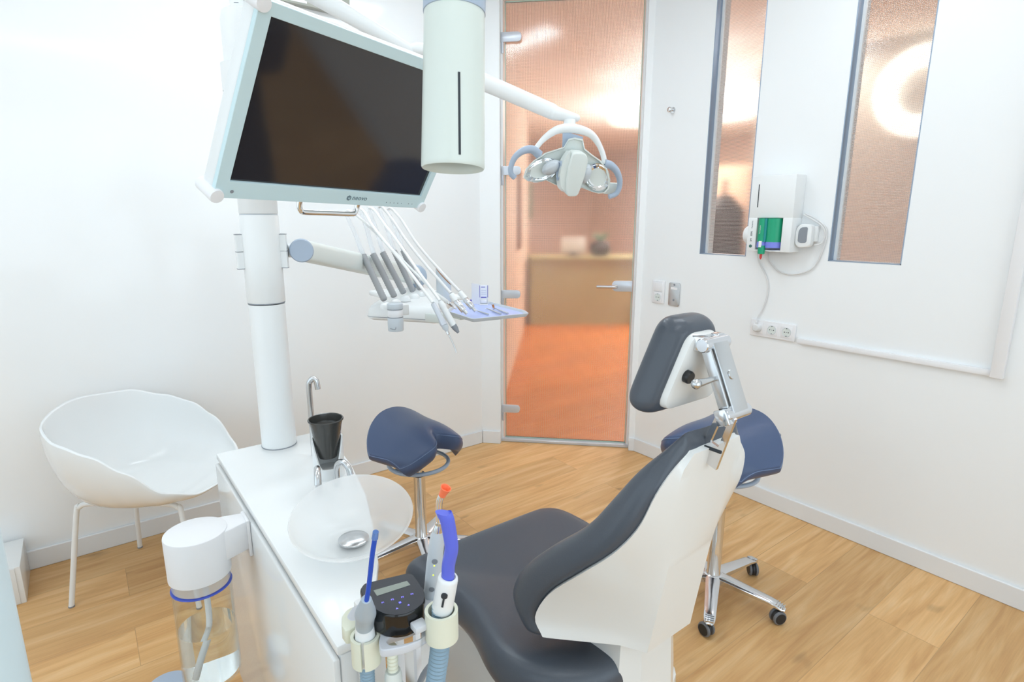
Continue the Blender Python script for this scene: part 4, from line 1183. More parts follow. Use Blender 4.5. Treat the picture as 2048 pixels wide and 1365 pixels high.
w.lathe((1.2245, 1.3231, 1.7079), (0, 0, 1), [(0.0172, 0.0), (0.0178, 0.003), (0.0178, 0.022), (0.0165, 0.032)], 28)
hdj = part('head_joint', w, 'satin_white', lamp)
w = MB(); w.lathe((1.2277, 1.3273, 1.7328), (0, 0, 1), [(0.0176, 0.0), (0.0176, 0.0022)], 28); part('joint_seam', w, 'mid_grey', hdj)
w = MB(); jc = V((1.2138, 1.3074, 1.715)); w.obox(jc, lxv, (0, 0, 1), lnv, (-0.009, -0.006, -0.004), (0.009, 0.006, -0.0015), 0.001); part('brake_button', w, 'plastic_grey', hdj)
# yoke: arch over the head
w = MB()
yk = [lp(1062, 312, -0.015), lp(1068, 298, -0.022), lp(1082, 280, -0.03), lp(1105, 264, -0.035), lp(1139, 260, -0.035), lp(1172, 267, -0.035), lp(1193, 285, -0.03), lp(1207, 306, -0.022), lp(1213, 322, -0.015)]
w.tube(smooth_path(yk, 6), [0.0075] * 8 + [0.0075 + 0.0005 * min(k, 12) for k in range(17)] + [0.0135 - 0.00045 * min(k, 12) for k in range(24)], 14)
part('yoke', w, 'satin_white', lamp)
w = MB(); w.loft([[lp(1113 + a, 266, -0.03), lp(1158 - a, 274, -0.03), lp(1158 - a, 274, -0.06), lp(1113 + a, 266, -0.06)] for a in (0,)] + [[lp(1118, 300, -0.02), lp(1152, 302, -0.02), lp(1152, 302, -0.07), lp(1118, 300, -0.07)], [lp(1122, 345, -0.03), lp(1150, 345, -0.03), lp(1150, 345, -0.07), lp(1122, 345, -0.07)]])
part('tilt_bracket', w, 'blue_grey', lamp)
# housing: swept wing with a raised centre
outl = [(1047, 362), (1050, 345), (1064, 327), (1085, 311), (1108, 302), (1121, 297), (1128, 281), (1140, 277), (1158, 279), (1165, 296), (1180, 305), (1204, 317), (1222, 333), (1232, 353), (1234, 372), (1227, 381), (1212, 383), (1195, 380), (1175, 374), (1160, 378), (1140, 376), (1116, 372), (1095, 364), (1075, 366), (1058, 369)]
def hring(g, d):
    cx_ = 1140; cy_ = 345
    return [lp(cx_ + (x - cx_) * g, cy_ + (y - cy_) * g, d) for x, y in outl]
w = MB(); w.loft([hring(0.55, -0.062), hring(0.84, -0.050), hring(0.98, -0.022), hring(1.0, -0.004), hring(0.985, 0.004), hring(0.95, 0.004), hring(0.93, -0.006), hring(0.3, -0.010)]); w.smooth = 45
part('housing', w, 'pale_green_grey', lamp)
# faceted reflectors, left and right
def reflector(cx_, cy_, rx, ry, tilt):
    verts, faces = [], []
    n_, m_ = 8, 22
    for i in range(n_ + 1):
        for k in range(m_):
            a = 2 * PI * k / m_; q = i / n_
            x, y = rx * q * math.cos(a), ry * q * math.sin(a)
            x2, y2 = x * math.cos(tilt) - y * math.sin(tilt), x * math.sin(tilt) + y * math.cos(tilt)
            verts.append(lp(cx_ + x2, cy_ + y2, 0.003 - 0.022 * (1 - q * q) + 0.002))
    for i in range(n_):
        for k in range(m_):
            faces.append((i * m_ + k, i * m_ + (k + 1) % m_, (i + 1) * m_ + (k + 1) % m_, (i + 1) * m_ + k))
    x = MB(); x.poly(verts, faces); x.smooth = 1
    return x
for a in ((1084, 345, 36, 22, -0.42), (1203, 350, 30, 25, 0.75)):
    part('reflector', reflector(*a), 'mirror', lamp, 'mirrored reflector facet')
for a in ((1103, 338, 21, 14, -0.5), (1177, 345, 11, 20, 0.1)):
    rings = []
    for g, d in ((1.0, 0.004), (0.9, 0.018), (0.6, 0.030), (0.1, 0.034)):
        rings.append([lp(a[0] + a[2] * g * math.cos(q) * math.cos(a[4]) - a[3] * g * math.sin(q) * math.sin(a[4]), a[1] + a[2] * g * math.cos(q) * math.sin(a[4]) + a[3] * g * math.sin(q) * math.cos(a[4]), d) for q in [2 * PI * k / 24 for k in range(24)]])
    w = MB(); w.loft(rings); part('bulb_shade', w, 'plastic_grey', lamp)
# centre column with an oval opening on its side
w = MB()
pts = rounded([(1130, 300), (1157, 299), (1165, 312), (1163, 350), (1156, 384), (1134, 386), (1127, 362), (1126, 330)], [8, 8, 8, 12, 8, 8, 10, 10], 4)
w.prism([lp(x, y, 0.0) for x, y in pts], lnv * 0.050, 0.008, 3)
arc = rounded([(1128, 302), (1122, 312), (1115, 330), (1114, 355), (1121, 376), (1132, 384)], [2, 6, 10, 10, 6, 2], 4)
side = [lp(x, y, 0.006) for x, y in arc]; side2 = [lp(x + 9, y, 0.044) for x, y in arc]
w.loft([side, side2], cap=True); w.smooth = 50
cc_ = part('centre_housing', w, 'pale_green_grey', lamp)
w = MB(); sn_ = (lnv * 0.28 - lxv).normalized(); o = lp(1120.5, 343, 0.026)
w.loft([[o + sn_ * h + lyv * (0.029 * g * math.cos(q)) + sn_.cross(lyv) * (0.013 * g * math.sin(q)) for q in [2 * PI * k / 24 for k in range(24)]] for g, h in ((1.0, -0.002), (1.0, 0.003), (0.85, 0.004), (0.75, 0.0015))])
part('lens_opening', w, 'blue_grey', cc_)
# handles
for pts in ([(1074, 316, -0.01), (1058, 307, -0.008), (1040, 311, -0.006), (1026, 324, -0.004), (1020, 342, -0.002), (1022, 356, 0.0), (1031, 364, 0.002)], [(1213, 322, -0.01), (1226, 324, -0.008), (1241, 334, -0.006), (1252, 351, -0.004), (1255, 368, -0.002), (1250, 381, 0.0), (1236, 388, 0.002)]):
    w = MB(); q = smooth_path([lp(*p) for p in pts], 6); m_ = len(q)
    w.tube(q, [0.0135 - 0.0055 * min(1, k / (0.6 * m_)) for k in range(m_)], 14); part('lamp_handle', w, 'blue_grey', lamp, 'curved grey handle')
w = MB(); w.obox(lp(1243, 371, -0.03), lxv, lyv, lnv, (-0.03, -0.018, -0.006), (0.024, 0.018, 0.006), 0.003); part('sensor_box', w, 'pale_green_grey', lamp)

# ================================================================ INSTRUMENT DELIVERY UNIT ON ITS ARM
du = thing('delivery_unit', 'white instrument delivery unit with five ribbed whip arms on a long arm from the column', 'delivery unit', (1.0, 1.9, 1.08))
a0, a1 = V((0.5088, 1.6466, 1.3624)), V((1.3002, 2.4729, 1.1794))
w = MB(); w.lathe((CX + 0.0672, a0.y + 0.022, a0.z), (1, 0, 0), [(0.020, 0), (0.020, 0.034)], 24); part('arm_knuckle', w, 'satin_white', du)
camd = (V((0, 0, 1.45)) - a0).normalized()
fl = V((camd.x, camd.y, 0)).normalized()
w = MB(); w.lathe(a0 - fl * 0.022, fl, [(0.030, 0), (0.0325, 0.003), (0.0325, 0.041), (0.030, 0.044)], 32); part('arm_end_disc', w, 'blue_grey', du)
w = MB()
def round_arm(p, q, r0, r1):
    p, q = V(p), V(q); d = (q - p).normalized(); up = V((0, 0, 1)); up = (up - d * up.dot(d)).normalized(); sd = d.cross(up)
    sq = lambda c: math.copysign(abs(c) ** 0.6, c)
    return [[o + up * (r * sq(math.cos(t))) + sd * (r * 0.8 * sq(math.sin(t))) for t in [2 * PI * k / 24 for k in range(24)]] for o, r in ((p, r0), (q, r1))]
w.loft(round_arm(a0, a1, 0.030, 0.042)); w.smooth = 30
part('swing_arm', w, 'pale_green_grey', du)
w = MB(); fl2 = (V((0, 0, 1.45)) - a1); fl2.z = 0; fl2.normalize()
w.lathe(a1 - fl2 * 0.035, fl2, [(0.048, 0), (0.052, 0.003), (0.052, 0.077), (0.048, 0.080)], 32); part('arm_end_disc', w, 'blue_grey', du)
w = MB(); w.lathe((a1.x, a1.y, 1.10), (0, 0, 1), [(0.036, 0), (0.036, a1.z - 1.10)], 24); w.box((1.06, 2.05, 1.10), (a1.x + 0.02, a1.y + 0.02, 1.125), 0.01); part('swivel', w, 'satin_white', du)
# body
BPY = [(0.815, 1.945), (0.955, 1.760), (0.978, 1.712), (1.008, 1.742), (1.19, 1.960), (1.215, 2.10), (1.14, 2.19), (0.93, 2.10)]
w = MB()
def bring(g, z):
    cx_, cy_ = 1.03, 1.93
    return [V((cx_ + (x - cx_) * g, cy_ + (y - cy_) * g, z)) for x, y in rounded(BPY, 0.03, 4)]
w.loft([bring(0.93, 1.088), bring(0.99, 1.094), bring(1.0, 1.104), bring(0.985, 1.122), bring(0.93, 1.138), bring(0.8, 1.146), bring(0.2, 1.150)]); w.smooth = 50
body = part('tray_body', w, 'satin_white', du)
w = MB(); w.loft([bring(1.003, 1.100), bring(1.003, 1.1015)]); part('body_seam', w, 'mid_grey', body)
w = MB(); w.prism([(0.952, 1.757, 1.092), (0.980, 1.698, 1.092), (1.013, 1.706, 1.092), (1.022, 1.745, 1.092), (0.99, 1.79, 1.092)], (0, 0, 0.032), 0.006, 2); part('control_panel', w, 'pale_green_grey', du)
# whip arms: ball, ribbed sleeve, clear rod
balls = [(0.8355, 1.8202, 1.1661), (0.8954, 1.8652, 1.1683), (0.9559, 1.91, 1.1714), (1.0161, 1.9537, 1.1697), (1.0733, 1.9997, 1.1685)]
tops = [(0.8064, 1.9242, 1.3253), (0.8599, 1.9605, 1.3251), (0.9139, 1.997, 1.327), (0.9846, 2.0463, 1.3281), (1.0448, 2.09, 1.3263)]
tips = [(0.7867, 2.0179, 1.4737), (0.8553, 2.046, 1.4853), (0.9102, 2.0955, 1.4902), (0.9758, 2.1499, 1.4956), (1.0341, 2.1931, 1.4872)]
for b, t, e in zip(balls, tops, tips):
    b, t, e = V(b), V(t), V(e)
    d = (t - b).normalized()
    w = MB(); w.lathe(V((b.x, b.y, b.z - 0.022)), (0, 0, 1), [(0.021, 0), (0.0205, 0.004), (0.0175, 0.014), (0.011, 0.021), (0.0, 0.0235)], 24); bl_ = part('ball_socket', w, 'satin_white', du)
    w = MB()
    s0 = b + d * 0.008; Ls = (t - s0).length; nr = 40
    prof = [(0.009, 0)]
    for k in range(nr): prof.append((0.0108 + (0.0012 if k % 2 else 0), Ls * (k + 0.5) / nr))
    prof.append((0.009, Ls))
    w.lathe(s0, d, prof, 18); part('ribbed_sleeve', w, 'ribbed_grey', du, 'dark ribbed sleeve')
    w = MB(); w.tube([t - d * 0.01, t.lerp(e, 0.5) + (e - t).cross(V((0, 0, 1))).normalized() * 0.004, e], [0.0085, 0.0075, 0.006], 12); part('whip_rod', w, 'clear_plastic', du, 'pale see-through rod')
# grey post with slanted glossy end
pb_ = V((1.1244, 1.9134, 1.14))
k_ = 30; ang = [2 * PI * q / k_ for q in range(k_)]
pr0 = 0.029; tl = V((0.80, -0.6, 0))
lo = [pb_ + V((pr0 * math.cos(a), pr0 * math.sin(a), -0.01)) for a in ang]
hi = [pb_ + V((pr0 * math.cos(a), pr0 * math.sin(a), 0.092 - 1.15 * pr0 * (math.cos(a) * tl.x + math.sin(a) * tl.y))) for a in ang]
w = MB(); w.loft([lo, hi]); w.smooth = 40; po = part('slanted_post', w, 'plastic_grey', du)
w = MB(); up_ = V((1.15 * tl.x, 1.15 * tl.y, 1)).normalized()
w.loft([[p * 0.995 + (pb_ + V((0, 0, 0.092))) * 0.005 + up_ * 0.0005 for p in hi], [p * 0.97 + (pb_ + V((0, 0, 0.092))) * 0.03 + up_ * 0.003 for p in hi]]); part('post_face', w, 'amber', po, 'glossy amber slanted face')
# hanging grey canister in front
k0, k1 = V((0.8323, 1.7349, 1.1746)), V((0.826, 1.7272, 1.081))
hk = k0.z - k1.z
can = thing('canister', 'small grey canister with white band clipped below the ribbed whip arms', 'canister', (k1.x, k1.y, k1.z))
for nm, z0, z1, r, m in (('lower_cup', 0.0, 0.50, 0.0262, 'plastic_grey'), ('band', 0.505, 0.785, 0.0252, 'matte_white'), ('cap', 0.79, 1.0, 0.0262, 'plastic_grey')):
    w = MB(); w.disc((k1.x, k1.y, k1.z + hk * z0), (0, 0, 1), r, hk * (z1 - z0), 0.003, 32); part(nm, w, m, can)
w = MB(); w.lathe((k1.x, k1.y, k1.z + hk * 0.495), (0, 0, 1), [(0.0258, 0), (0.0258, 0.002)], 32); w.lathe((k1.x, k1.y, k1.z + hk * 0.78), (0, 0, 1), [(0.0258, 0), (0.0258, 0.002)], 32); part('seam', w, 'mid_grey', can)
w = MB(); w.box((k1.x + 0.012, k1.y + 0.010, k1.z + hk * 0.5), (k1.x + 0.058, k1.y + 0.050, k1.z + hk * 0.9), 0.004); part('clip', w, 'satin_white', can)
w = MB(); fr = (V((0, 0, 0)) - V((k1.x, k1.y, 0))).normalized(); sr = V((-fr.y, fr.x, 0))
def canp(a, z): return V((k1.x, k1.y, k1.z + z * hk)) + (fr * math.cos(a) + sr * math.sin(a)) * 0.0264
w.tube([canp(-0.75 + 0.06 * q, 0.13 - 0.04 * q / 10) for q in range(11)] + [canp(-0.12 + 0.02 * q, 0.09 + 0.012 * q) for q in range(4)] + [canp(0.0, 0.13), canp(0.0, 0.19)], 0.0011, 6); part('hook_mark', w, 'mid_grey', can)

# instruments: hose arches from each whip tip to a handpiece in front
def hose(name, parent, pts, r, m='satin_white'):
    w = MB(); w.tube(smooth_path(pts, 8), r, 10); part(name, w, m, parent)
def along(p, q, prof, seg=18):
    p, q = V(p), V(q); x = MB(); L0 = (q - p).length
    x.lathe(p, (q - p).normalized(), [(r, h * L0) for h, r in prof], seg); x.smooth = 50
    return x
# 1 three-way syringe
t1 = thing('air_water_syringe', 'slim silver air-water syringe with long thin bent tip, hanging lowest', 'handpiece', (0.897, 1.5966, 1.1786), 0, 'instruments on the delivery unit')
w = along((0.8976, 1.5975, 1.1833), (0.9179, 1.5628, 1.1124), [(0, 0.007), (0.03, 0.0085), (0.55, 0.0090), (0.72, 0.0100), (0.86, 0.0120), (0.97, 0.0115), (1.0, 0.008)]); part('body', w, 'alu_light' if 'alu_light' in MATS else 'alu', t1)
w = along((0.9181, 1.563, 1.114), (0.9229, 1.5534, 1.0919), [(0, 0.011), (0.4, 0.0105), (0.7, 0.006), (1.0, 0.0045)]); part('nose', w, 'plastic_grey', t1)
w = along((0.922, 1.5549, 1.0951), (0.9245, 1.5501, 1.084), [(0, 0.005), (0.9, 0.005), (1.0, 0.003)]); part('tip_nut', w, 'chrome', t1)
w = MB(); w.tube(smooth_path([(0.9247, 1.5503, 1.0856), (0.9308, 1.5397, 1.0636), (0.9356, 1.53, 1.0415), (0.937, 1.5251, 1.0273)], 6), [0.0026 - 0.00004 * k for k in range(19)], 10); part('tip', w, 'satin_steel', t1)
hose('hose', t1, [(0.8466, 2.0204, 1.4849), (0.8524, 1.9997, 1.4723), (0.8514, 1.9293, 1.4234), (0.8565, 1.8248, 1.3607), (0.8845, 1.7519, 1.2891), (0.8909, 1.6525, 1.2253), (0.8978, 1.5977, 1.1849)], 0.0052)
# 2 scaler
t2 = thing('scaler_handpiece', 'white scaler handpiece with grey cone tip beside the syringe', 'handpiece', (0.9349, 1.5918, 1.1724), 0, 'instruments on the delivery unit')
w = along((0.9264, 1.6022, 1.1868), (0.9512, 1.5621, 1.1087), [(0, 0.006), (0.05, 0.0095), (0.25, 0.0115), (0.30, 0.0100), (0.33, 0.0105), (0.9, 0.0112), (1.0, 0.0105)]); part('body', w, 'satin_white', t2)
w = along((0.9504, 1.5636, 1.1119), (0.9613, 1.5483, 1.0865), [(0, 0.0105), (0.5, 0.0092), (0.9, 0.005), (1.0, 0.004)]); part('cone_tip', w, 'mid_grey', t2, 'grey cone tip')
hose('hose', t2, [(0.9012, 2.0701, 1.4898), (0.9109, 2.0478, 1.4823), (0.9211, 1.9802, 1.4278), (0.9237, 1.8696, 1.359), (0.9221, 1.7313, 1.2717), (0.9266, 1.6024, 1.1884)], 0.0052)
# 3 short burr
t3 = thing('turbine_coupling', 'short white coupling with thin pointed steel end between scaler and micromotors', 'handpiece', (0.9793, 1.6925, 1.1944), 0, 'instruments on the delivery unit')
w = along((0.9665, 1.7041, 1.2011), (0.9976, 1.6712, 1.1675), [(0, 0.004), (0.2, 0.006), (0.9, 0.0075), (1.0, 0.006)]); part('body', w, 'satin_white', t3)
w = along((0.9965, 1.6726, 1.1692), (1.018, 1.6498, 1.1457), [(0, 0.0055), (0.3, 0.005), (0.32, 0.0042), (0.5, 0.0040), (0.52, 0.0034), (0.75, 0.003), (1.0, 0.0012)]); part('spigot', w, 'chrome', t3)
hose('hose', t3, [(0.7796, 1.995, 1.4735), (0.7896, 1.978, 1.4768), (0.8183, 1.9408, 1.4442), (0.8979, 1.9367, 1.368), (0.937, 1.8251, 1.2799), (0.9667, 1.7044, 1.2028)], 0.0045)
# 4, 5 micromotors
for q, (lab, A_, B_, C_, D_, hp) in enumerate((
    ('steel micromotor with white cuff, the nearer of the two lying on the blue tray', (0.9942, 1.6445, 1.2017), (1.0033, 1.6313, 1.1785), (1.0208, 1.6095, 1.1471), (1.0287, 1.6003, 1.1356), [(0.9665, 2.1247, 1.4951), (0.9727, 2.1065, 1.493), (0.9816, 2.0419, 1.4457), (0.9896, 1.9517, 1.3728), (0.9908, 1.8132, 1.2922), (0.9944, 1.6448, 1.2033)]),
    ('steel micromotor with white cuff, the farther of the two, beside the small card stand', (1.0445, 1.6706, 1.202), (1.0566, 1.655, 1.1783), (1.0722, 1.6353, 1.1495), (1.0801, 1.6256, 1.1359), [(1.0248, 2.1685, 1.4887), (1.0315, 2.1505, 1.4886), (1.0415, 2.0862, 1.4456), (1.0422, 1.9729, 1.3617), (1.0439, 1.835, 1.2848), (1.0447, 1.6709, 1.2037)]))):
    t = thing('micromotor', lab, 'handpiece', A_, 0, 'instruments on the delivery unit')
    w = along(A_, B_, [(0, 0.0065), (0.1, 0.0098), (1.0, 0.0105)]); part('cuff', w, 'satin_white', t)
    w = along(B_, C_, [(0, 0.0100), (0.03, 0.0108), (0.95, 0.0108), (1.0, 0.0098)]); part('motor', w, 'polished_alu', t)
    w = along(C_, D_, [(0, 0.0115), (0.12, 0.0115), (0.14, 0.0055), (1.0, 0.0055)]); part('spigot', w, 'satin_steel', t)
    hose('hose', t, hp, 0.0055, 'cable_white')

# ================================================================ INSTRUMENT TRAY
TZ = 1.125
tr = thing('instrument_tray', 'shallow tray with pale blue liner in front of the glass door', 'tray', (1.13, 1.66, TZ))
TP = [(1.012, 1.545), (1.242, 1.527), (1.292, 1.845), (1.030, 1.720)]
TP = [(1.0402, 1.7543), (1.0206, 1.5545), (1.2436, 1.5324), (1.2727, 1.5943), (1.2992, 1.8531), (1.2202, 1.9567)]
def tring(g, z):
    cx_ = sum(p[0] for p in TP) / len(TP); cy_ = sum(p[1] for p in TP) / len(TP)
    return [V((cx_ + (x - cx_) * g, cy_ + (y - cy_) * g, z)) for x, y in rounded(TP, 0.012, 3)]
w = MB(); w.loft([tring(0.88, TZ - 0.013), tring(0.95, TZ - 0.013), tring(1.0, TZ - 0.003), tring(1.005, TZ), tring(0.975, TZ), tring(0.935, TZ - 0.009), tring(0.1, TZ - 0.009)]); w.smooth = 30
part('tray_shell', w, 'plastic_grey', tr)
w = MB(); w.loft([tring(0.93, TZ - 0.0088), tring(0.93, TZ - 0.0078), tring(0.05, TZ - 0.0078)]); part('tray_liner', w, 'tray_blue', tr, 'pale blue liner')
w = MB(); w.box((1.05, 1.68, 1.100), (1.085, 1.755, 1.1115), 0.003); part('tray_support', w, 'pale_green_grey', tr)
LZ = TZ - 0.0078
# card stand
cs0 = V((1.2602, 1.839, 1.117))
cdx = V((0.7954, -0.6061, 0.0013)); cdy = V((0, 0, 1)); cdn = V((-cdx.y * -1, 0, 0))
cdx.z = 0; cdx.normalize(); cdn = cdx.cross(cdy)
cs = thing('card_stand', 'small white folded card stand printed with lines on the blue tray', 'card', cs0)
w = MB(); w.obox(cs0, cdx, cdy, cdn, (-0.014, 0.0, -0.002), (0.018, 0.078, 0.0), 0.0005)
w.obox(cs0 + cdx * -0.014, (cdx * -0.72 - cdn * 0.7).normalized(), cdy, (cdn * 0.72 - cdx * 0.7).normalized(), (0.0, 0.0, 0.0), (0.048, 0.082, 0.001))
w.obox(cs0, cdx, cdy, cdn, (-0.014, 0.0, -0.004), (-0.0115, 0.078, 0.004)); w.obox(cs0, cdx, cdy, cdn, (0.0155, 0.0, -0.004), (0.018, 0.078, 0.004))
w.obox(cs0, cdx, cdy, cdn, (-0.010, 0.008, 0.0), (0.014, 0.020, 0.010), 0.002)
w.obox(cs0, cdx, cdy, cdn, (-0.014, 0.0, 0.0), (0.018, 0.004, 0.014), 0.001)
part('card', w, 'matte_white', cs)
w = MB()
for y, h, x0_, x1_ in ((0.069, 0.0022, -0.009, 0.007), (0.058, 0.0008, -0.009, 0.011), (0.050, 0.0008, -0.009, 0.011), (0.042, 0.0008, -0.009, 0.011), (0.028, 0.0035, -0.010, 0.012)):
    w.obox(cs0, cdx, cdy, cdn, (x0_, y, 0.0), (x1_, y + h, 0.0006))
for x in (-0.0145, 0.0165): w.obox(cs0, cdx, cdy, cdn, (x, 0.03, 0.003), (x + 0.0018, 0.077, 0.0045))
part('print', w, 'deep_blue', cs, 'dark printed lines')
# blue block
w = MB(); w.obox((1.2572, 1.9096, 1.117), cdx, cdn, cdy, (-0.014, 0.0, 0.0), (0.010, 0.02, 0.014), 0.002); solo('blue_block', w, 'deep_blue', 'small deep blue block behind the micromotors on the tray', 'block', base=(1.2572, 1.9096, 1.117))
# hand tools on the liner
def hand_tool(lab, a, b, bent, m='satin_steel'):
    a, b = V(a) + V((0, 0, 0.003)), V(b) + V((0, 0, 0.003))
    t = thing('hand_tool', lab, 'hand tool', a, 0, 'hand tools on the tray')
    w = MB(); w.tube([a.lerp(b, 0.25), b], 0.0030, 10); part('handle', w, m, t)
    w = MB(); w.tube(smooth_path([a.lerp(b, 0.26), a.lerp(b, 0.12), a + bent * 0.5 + V((0, 0, 0.003)), a + bent + V((0, 0, 0.002))], 4), [0.0026 - 0.0001 * k for k in range(13)], 8); part('working_end', w, 'satin_steel', t)
hand_tool('steel probe with curved end lying nearest the micromotor tips', (1.1377, 1.6992, 1.119), (1.1258, 1.6124, 1.119), V((-0.012, 0.006, 0)))
hand_tool('steel hand tool in the middle of the blue tray liner', (1.1911, 1.7025, 1.119), (1.1671, 1.5947, 1.119), V((-0.012, 0.008, 0)))
hand_tool('steel hand tool nearest the glass door on the blue tray liner', (1.2202, 1.6955, 1.119), (1.1933, 1.5884, 1.119), V((-0.010, 0.008, 0)))
w = MB(); o = V((1.2267, 1.7206, 1.119)); w.tube([o, o + V((0.004, 0.012, 0.012))], [0.0035, 0.0045], 12); solo('orange_brush', w, 'amber', 'tiny orange brush head standing among the hand tools on the tray', 'brush', base=o)

# ================================================================ ASSISTANT'S HOLDER
AZ = 0.882
ah = thing('instrument_holder', 'silver D-shaped instrument holder bracket at the near end of the white unit', 'holder', (0.30, 0.66, AZ))
outer = [(0.2468, 0.7217), (0.2482, 0.7101), (0.2632, 0.7026), (0.2781, 0.6874), (0.2761, 0.6646), (0.263, 0.6455), (0.2587, 0.6314), (0.2668, 0.6253), (0.2885, 0.6168), (0.3137, 0.6141), (0.321, 0.629), (0.346, 0.652), (0.3678, 0.6713), (0.3631, 0.6969), (0.3378, 0.7313), (0.2916, 0.7394), (0.2632, 0.738)]
slot = [(0.272, 0.6411), (0.2794, 0.6474), (0.2942, 0.6434), (0.3123, 0.6409), (0.323, 0.6416), (0.3308, 0.6382), (0.334, 0.6294), (0.3296, 0.6215), (0.3202, 0.6188), (0.3046, 0.6187), (0.2847, 0.6243), (0.2735, 0.6317)]
flat_shape('bracket_plate', [rounded(outer, 0.006, 3), rounded(slot, 0.003, 3)], (0, 0, AZ - 0.006), (1, 0, 0), (0, 1, 0), (0, 0, 1), 0.012, 'silver_paint', ah, bev=0.0015)
w = MB(); capo = [(0.2428, 0.7288), (0.235, 0.7085), (0.2352, 0.6957), (0.2416, 0.6934), (0.2545, 0.6962), (0.2717, 0.7301), (0.2641, 0.7401), (0.2529, 0.7374)]
w.prism([(x, y, AZ - 0.024) for x, y in capo], (0, 0, 0.0235), 0.003, 2); part('side_cover', w, 'cream', ah, 'cream side cover')
w = MB(); w.box((0.275, 0.745, UZ - 0.09), (0.315, 0.7672, AZ - 0.0125), 0.003); part('mount', w, 'satin_white', ah)
w = MB()
w.box((0.315, 0.70, 0.02), (0.327, 0.712, AZ - 0.014), 0.002); part('strut', w, 'matte_white', ah)
w = MB(); w.box((0.368, 0.745, 0.02), (0.378, 0.757, AZ - 0.014), 0.002); part('strut', w, 'matte_white', ah)
w = MB(); w.box((0.30, 0.69, 0.0), (0.39, 0.77, 0.022), 0.004); part('strut_foot', w, 'matte_white', ah)
def clip_ring(o, r, h, gap=-2.2):
    x = MB(); o = V(o)
    n = 34; a0 = 0.25; rings = []
    for k in range(n + 1):
        a = gap + a0 / 2 + (2 * PI - a0) * k / n
        d = V((math.cos(a), math.sin(a), 0))
        rings.append([o + d * r, o + d * (r + 0.0045), o + d * (r + 0.0045) + V((0, 0, h)), o + d * r + V((0, 0, h))])
    x.loft(rings); x.smooth = 40
    part('holder_ring', x, 'cream', ah, 'cream plastic holder ring')
r1 = V((0.2547, 0.6714, 0.885)); r2 = V((0.3432, 0.61, 0.9164))
clip_ring((r1.x, r1.y, 0.838), 0.0158, 0.0432)
clip_ring((r2.x - 0.001, r2.y, r2.z - 0.042), 0.0186, 0.044, 1.2)
w = MB(); w.box((r2.x - 0.040, r2.y + 0.002, r2.z - 0.022), (r2.x - 0.0205, r2.y + 0.020, r2.z - 0.012), 0.002); part('ring_arm', w, 'silver_paint', ah)
# control unit
cu_ = thing('control_unit', 'black D-shaped control unit with small display on the silver holder', 'control unit', (0.30, 0.70, AZ))
CT = 0.918
co = [(0.2691, 0.7209), (0.2794, 0.7306), (0.3031, 0.7247), (0.3435, 0.7141), (0.349, 0.7068), (0.347, 0.6868), (0.3444, 0.6637), (0.338, 0.6474), (0.3294, 0.6362), (0.3139, 0.6309), (0.2987, 0.631), (0.2853, 0.6373), (0.2746, 0.6492), (0.2679, 0.6671), (0.2672, 0.6875), (0.2666, 0.7057)]
co = rounded(co, 0.004, 3)
ccx = sum(p[0] for p in co) / len(co); ccy = sum(p[1] for p in co) / len(co)
def cring(g, z): return [V((ccx + (x - ccx) * g, ccy + (y - ccy) * g, z)) for x, y in co]
w = MB(); w.loft([cring(0.97, AZ + 0.0005), cring(0.985, AZ + 0.004), cring(1.0, CT - 0.004), cring(0.99, CT - 0.001), cring(0.975, CT)]); w.smooth = 35
part('case', w, 'black_gloss', cu_)
w = MB(); w.loft([cring(0.965, CT - 0.0002), cring(0.965, CT + 0.0006)]); fc = part('face_panel', w, 'panel_face', cu_)
def face(px, py): return V(FACE[(px, py)])
FACE = {(747, 1182): (0.2841, 0.7052, 0.9188), (814, 1163): (0.3333, 0.6958, 0.9188), (821, 1171): (0.333, 0.684, 0.9188), (754, 1193): (0.283, 0.6906, 0.9188), (766, 1206): (0.2838, 0.6722, 0.9188), (785, 1200): (0.2973, 0.6701, 0.9188), (805, 1195): (0.3112, 0.6664, 0.9188), (824, 1189): (0.3251, 0.6641, 0.9188), (800, 1206): (0.3029, 0.6577, 0.9188), (794, 1218): (0.2939, 0.6487, 0.9188), (817, 1211): (0.31, 0.6456, 0.9188), (813, 1233): (0.2974, 0.6269, 0.9188)}
w = MB(); w.prism([face(747, 1182), face(814, 1163), face(821, 1171), face(754, 1193)], (0, 0, 0.0004)); part('display', w, 'lcd', cu_, 'grey-green display')
fx_ = (face(824, 1189) - face(766, 1206)); fx_.z = 0; fx_.normalize(); fy_ = V((0, 0, 1)).cross(fx_)
for tx, q in (('P1', (766, 1206)), ('P2', (785, 1200)), ('P3', (805, 1195)), ('P4', (824, 1189))):
    text_mesh('program_mark', tx, 0.0042, face(*q), fx_, fy_, 'icon_violet', cu_)
w = MB(); o = face(800, 1206); w.obox(o, fx_, fy_, (0, 0, 1), (-0.0014, -0.0014, 0), (0.0014, 0.0014, 0.0004)); part('power_light', w, 'led_blue', cu_, 'lit blue square')
for q in ((794, 1218), (817, 1211)):
    o = face(*q); w = MB(); w.prism([o + fx_ * -0.0017 + fy_ * -0.001, o + fx_ * 0.0017 + fy_ * -0.001, o + fy_ * 0.0017], (0, 0, 0.0004)); part('arrow_mark', w, 'icon_violet', cu_)
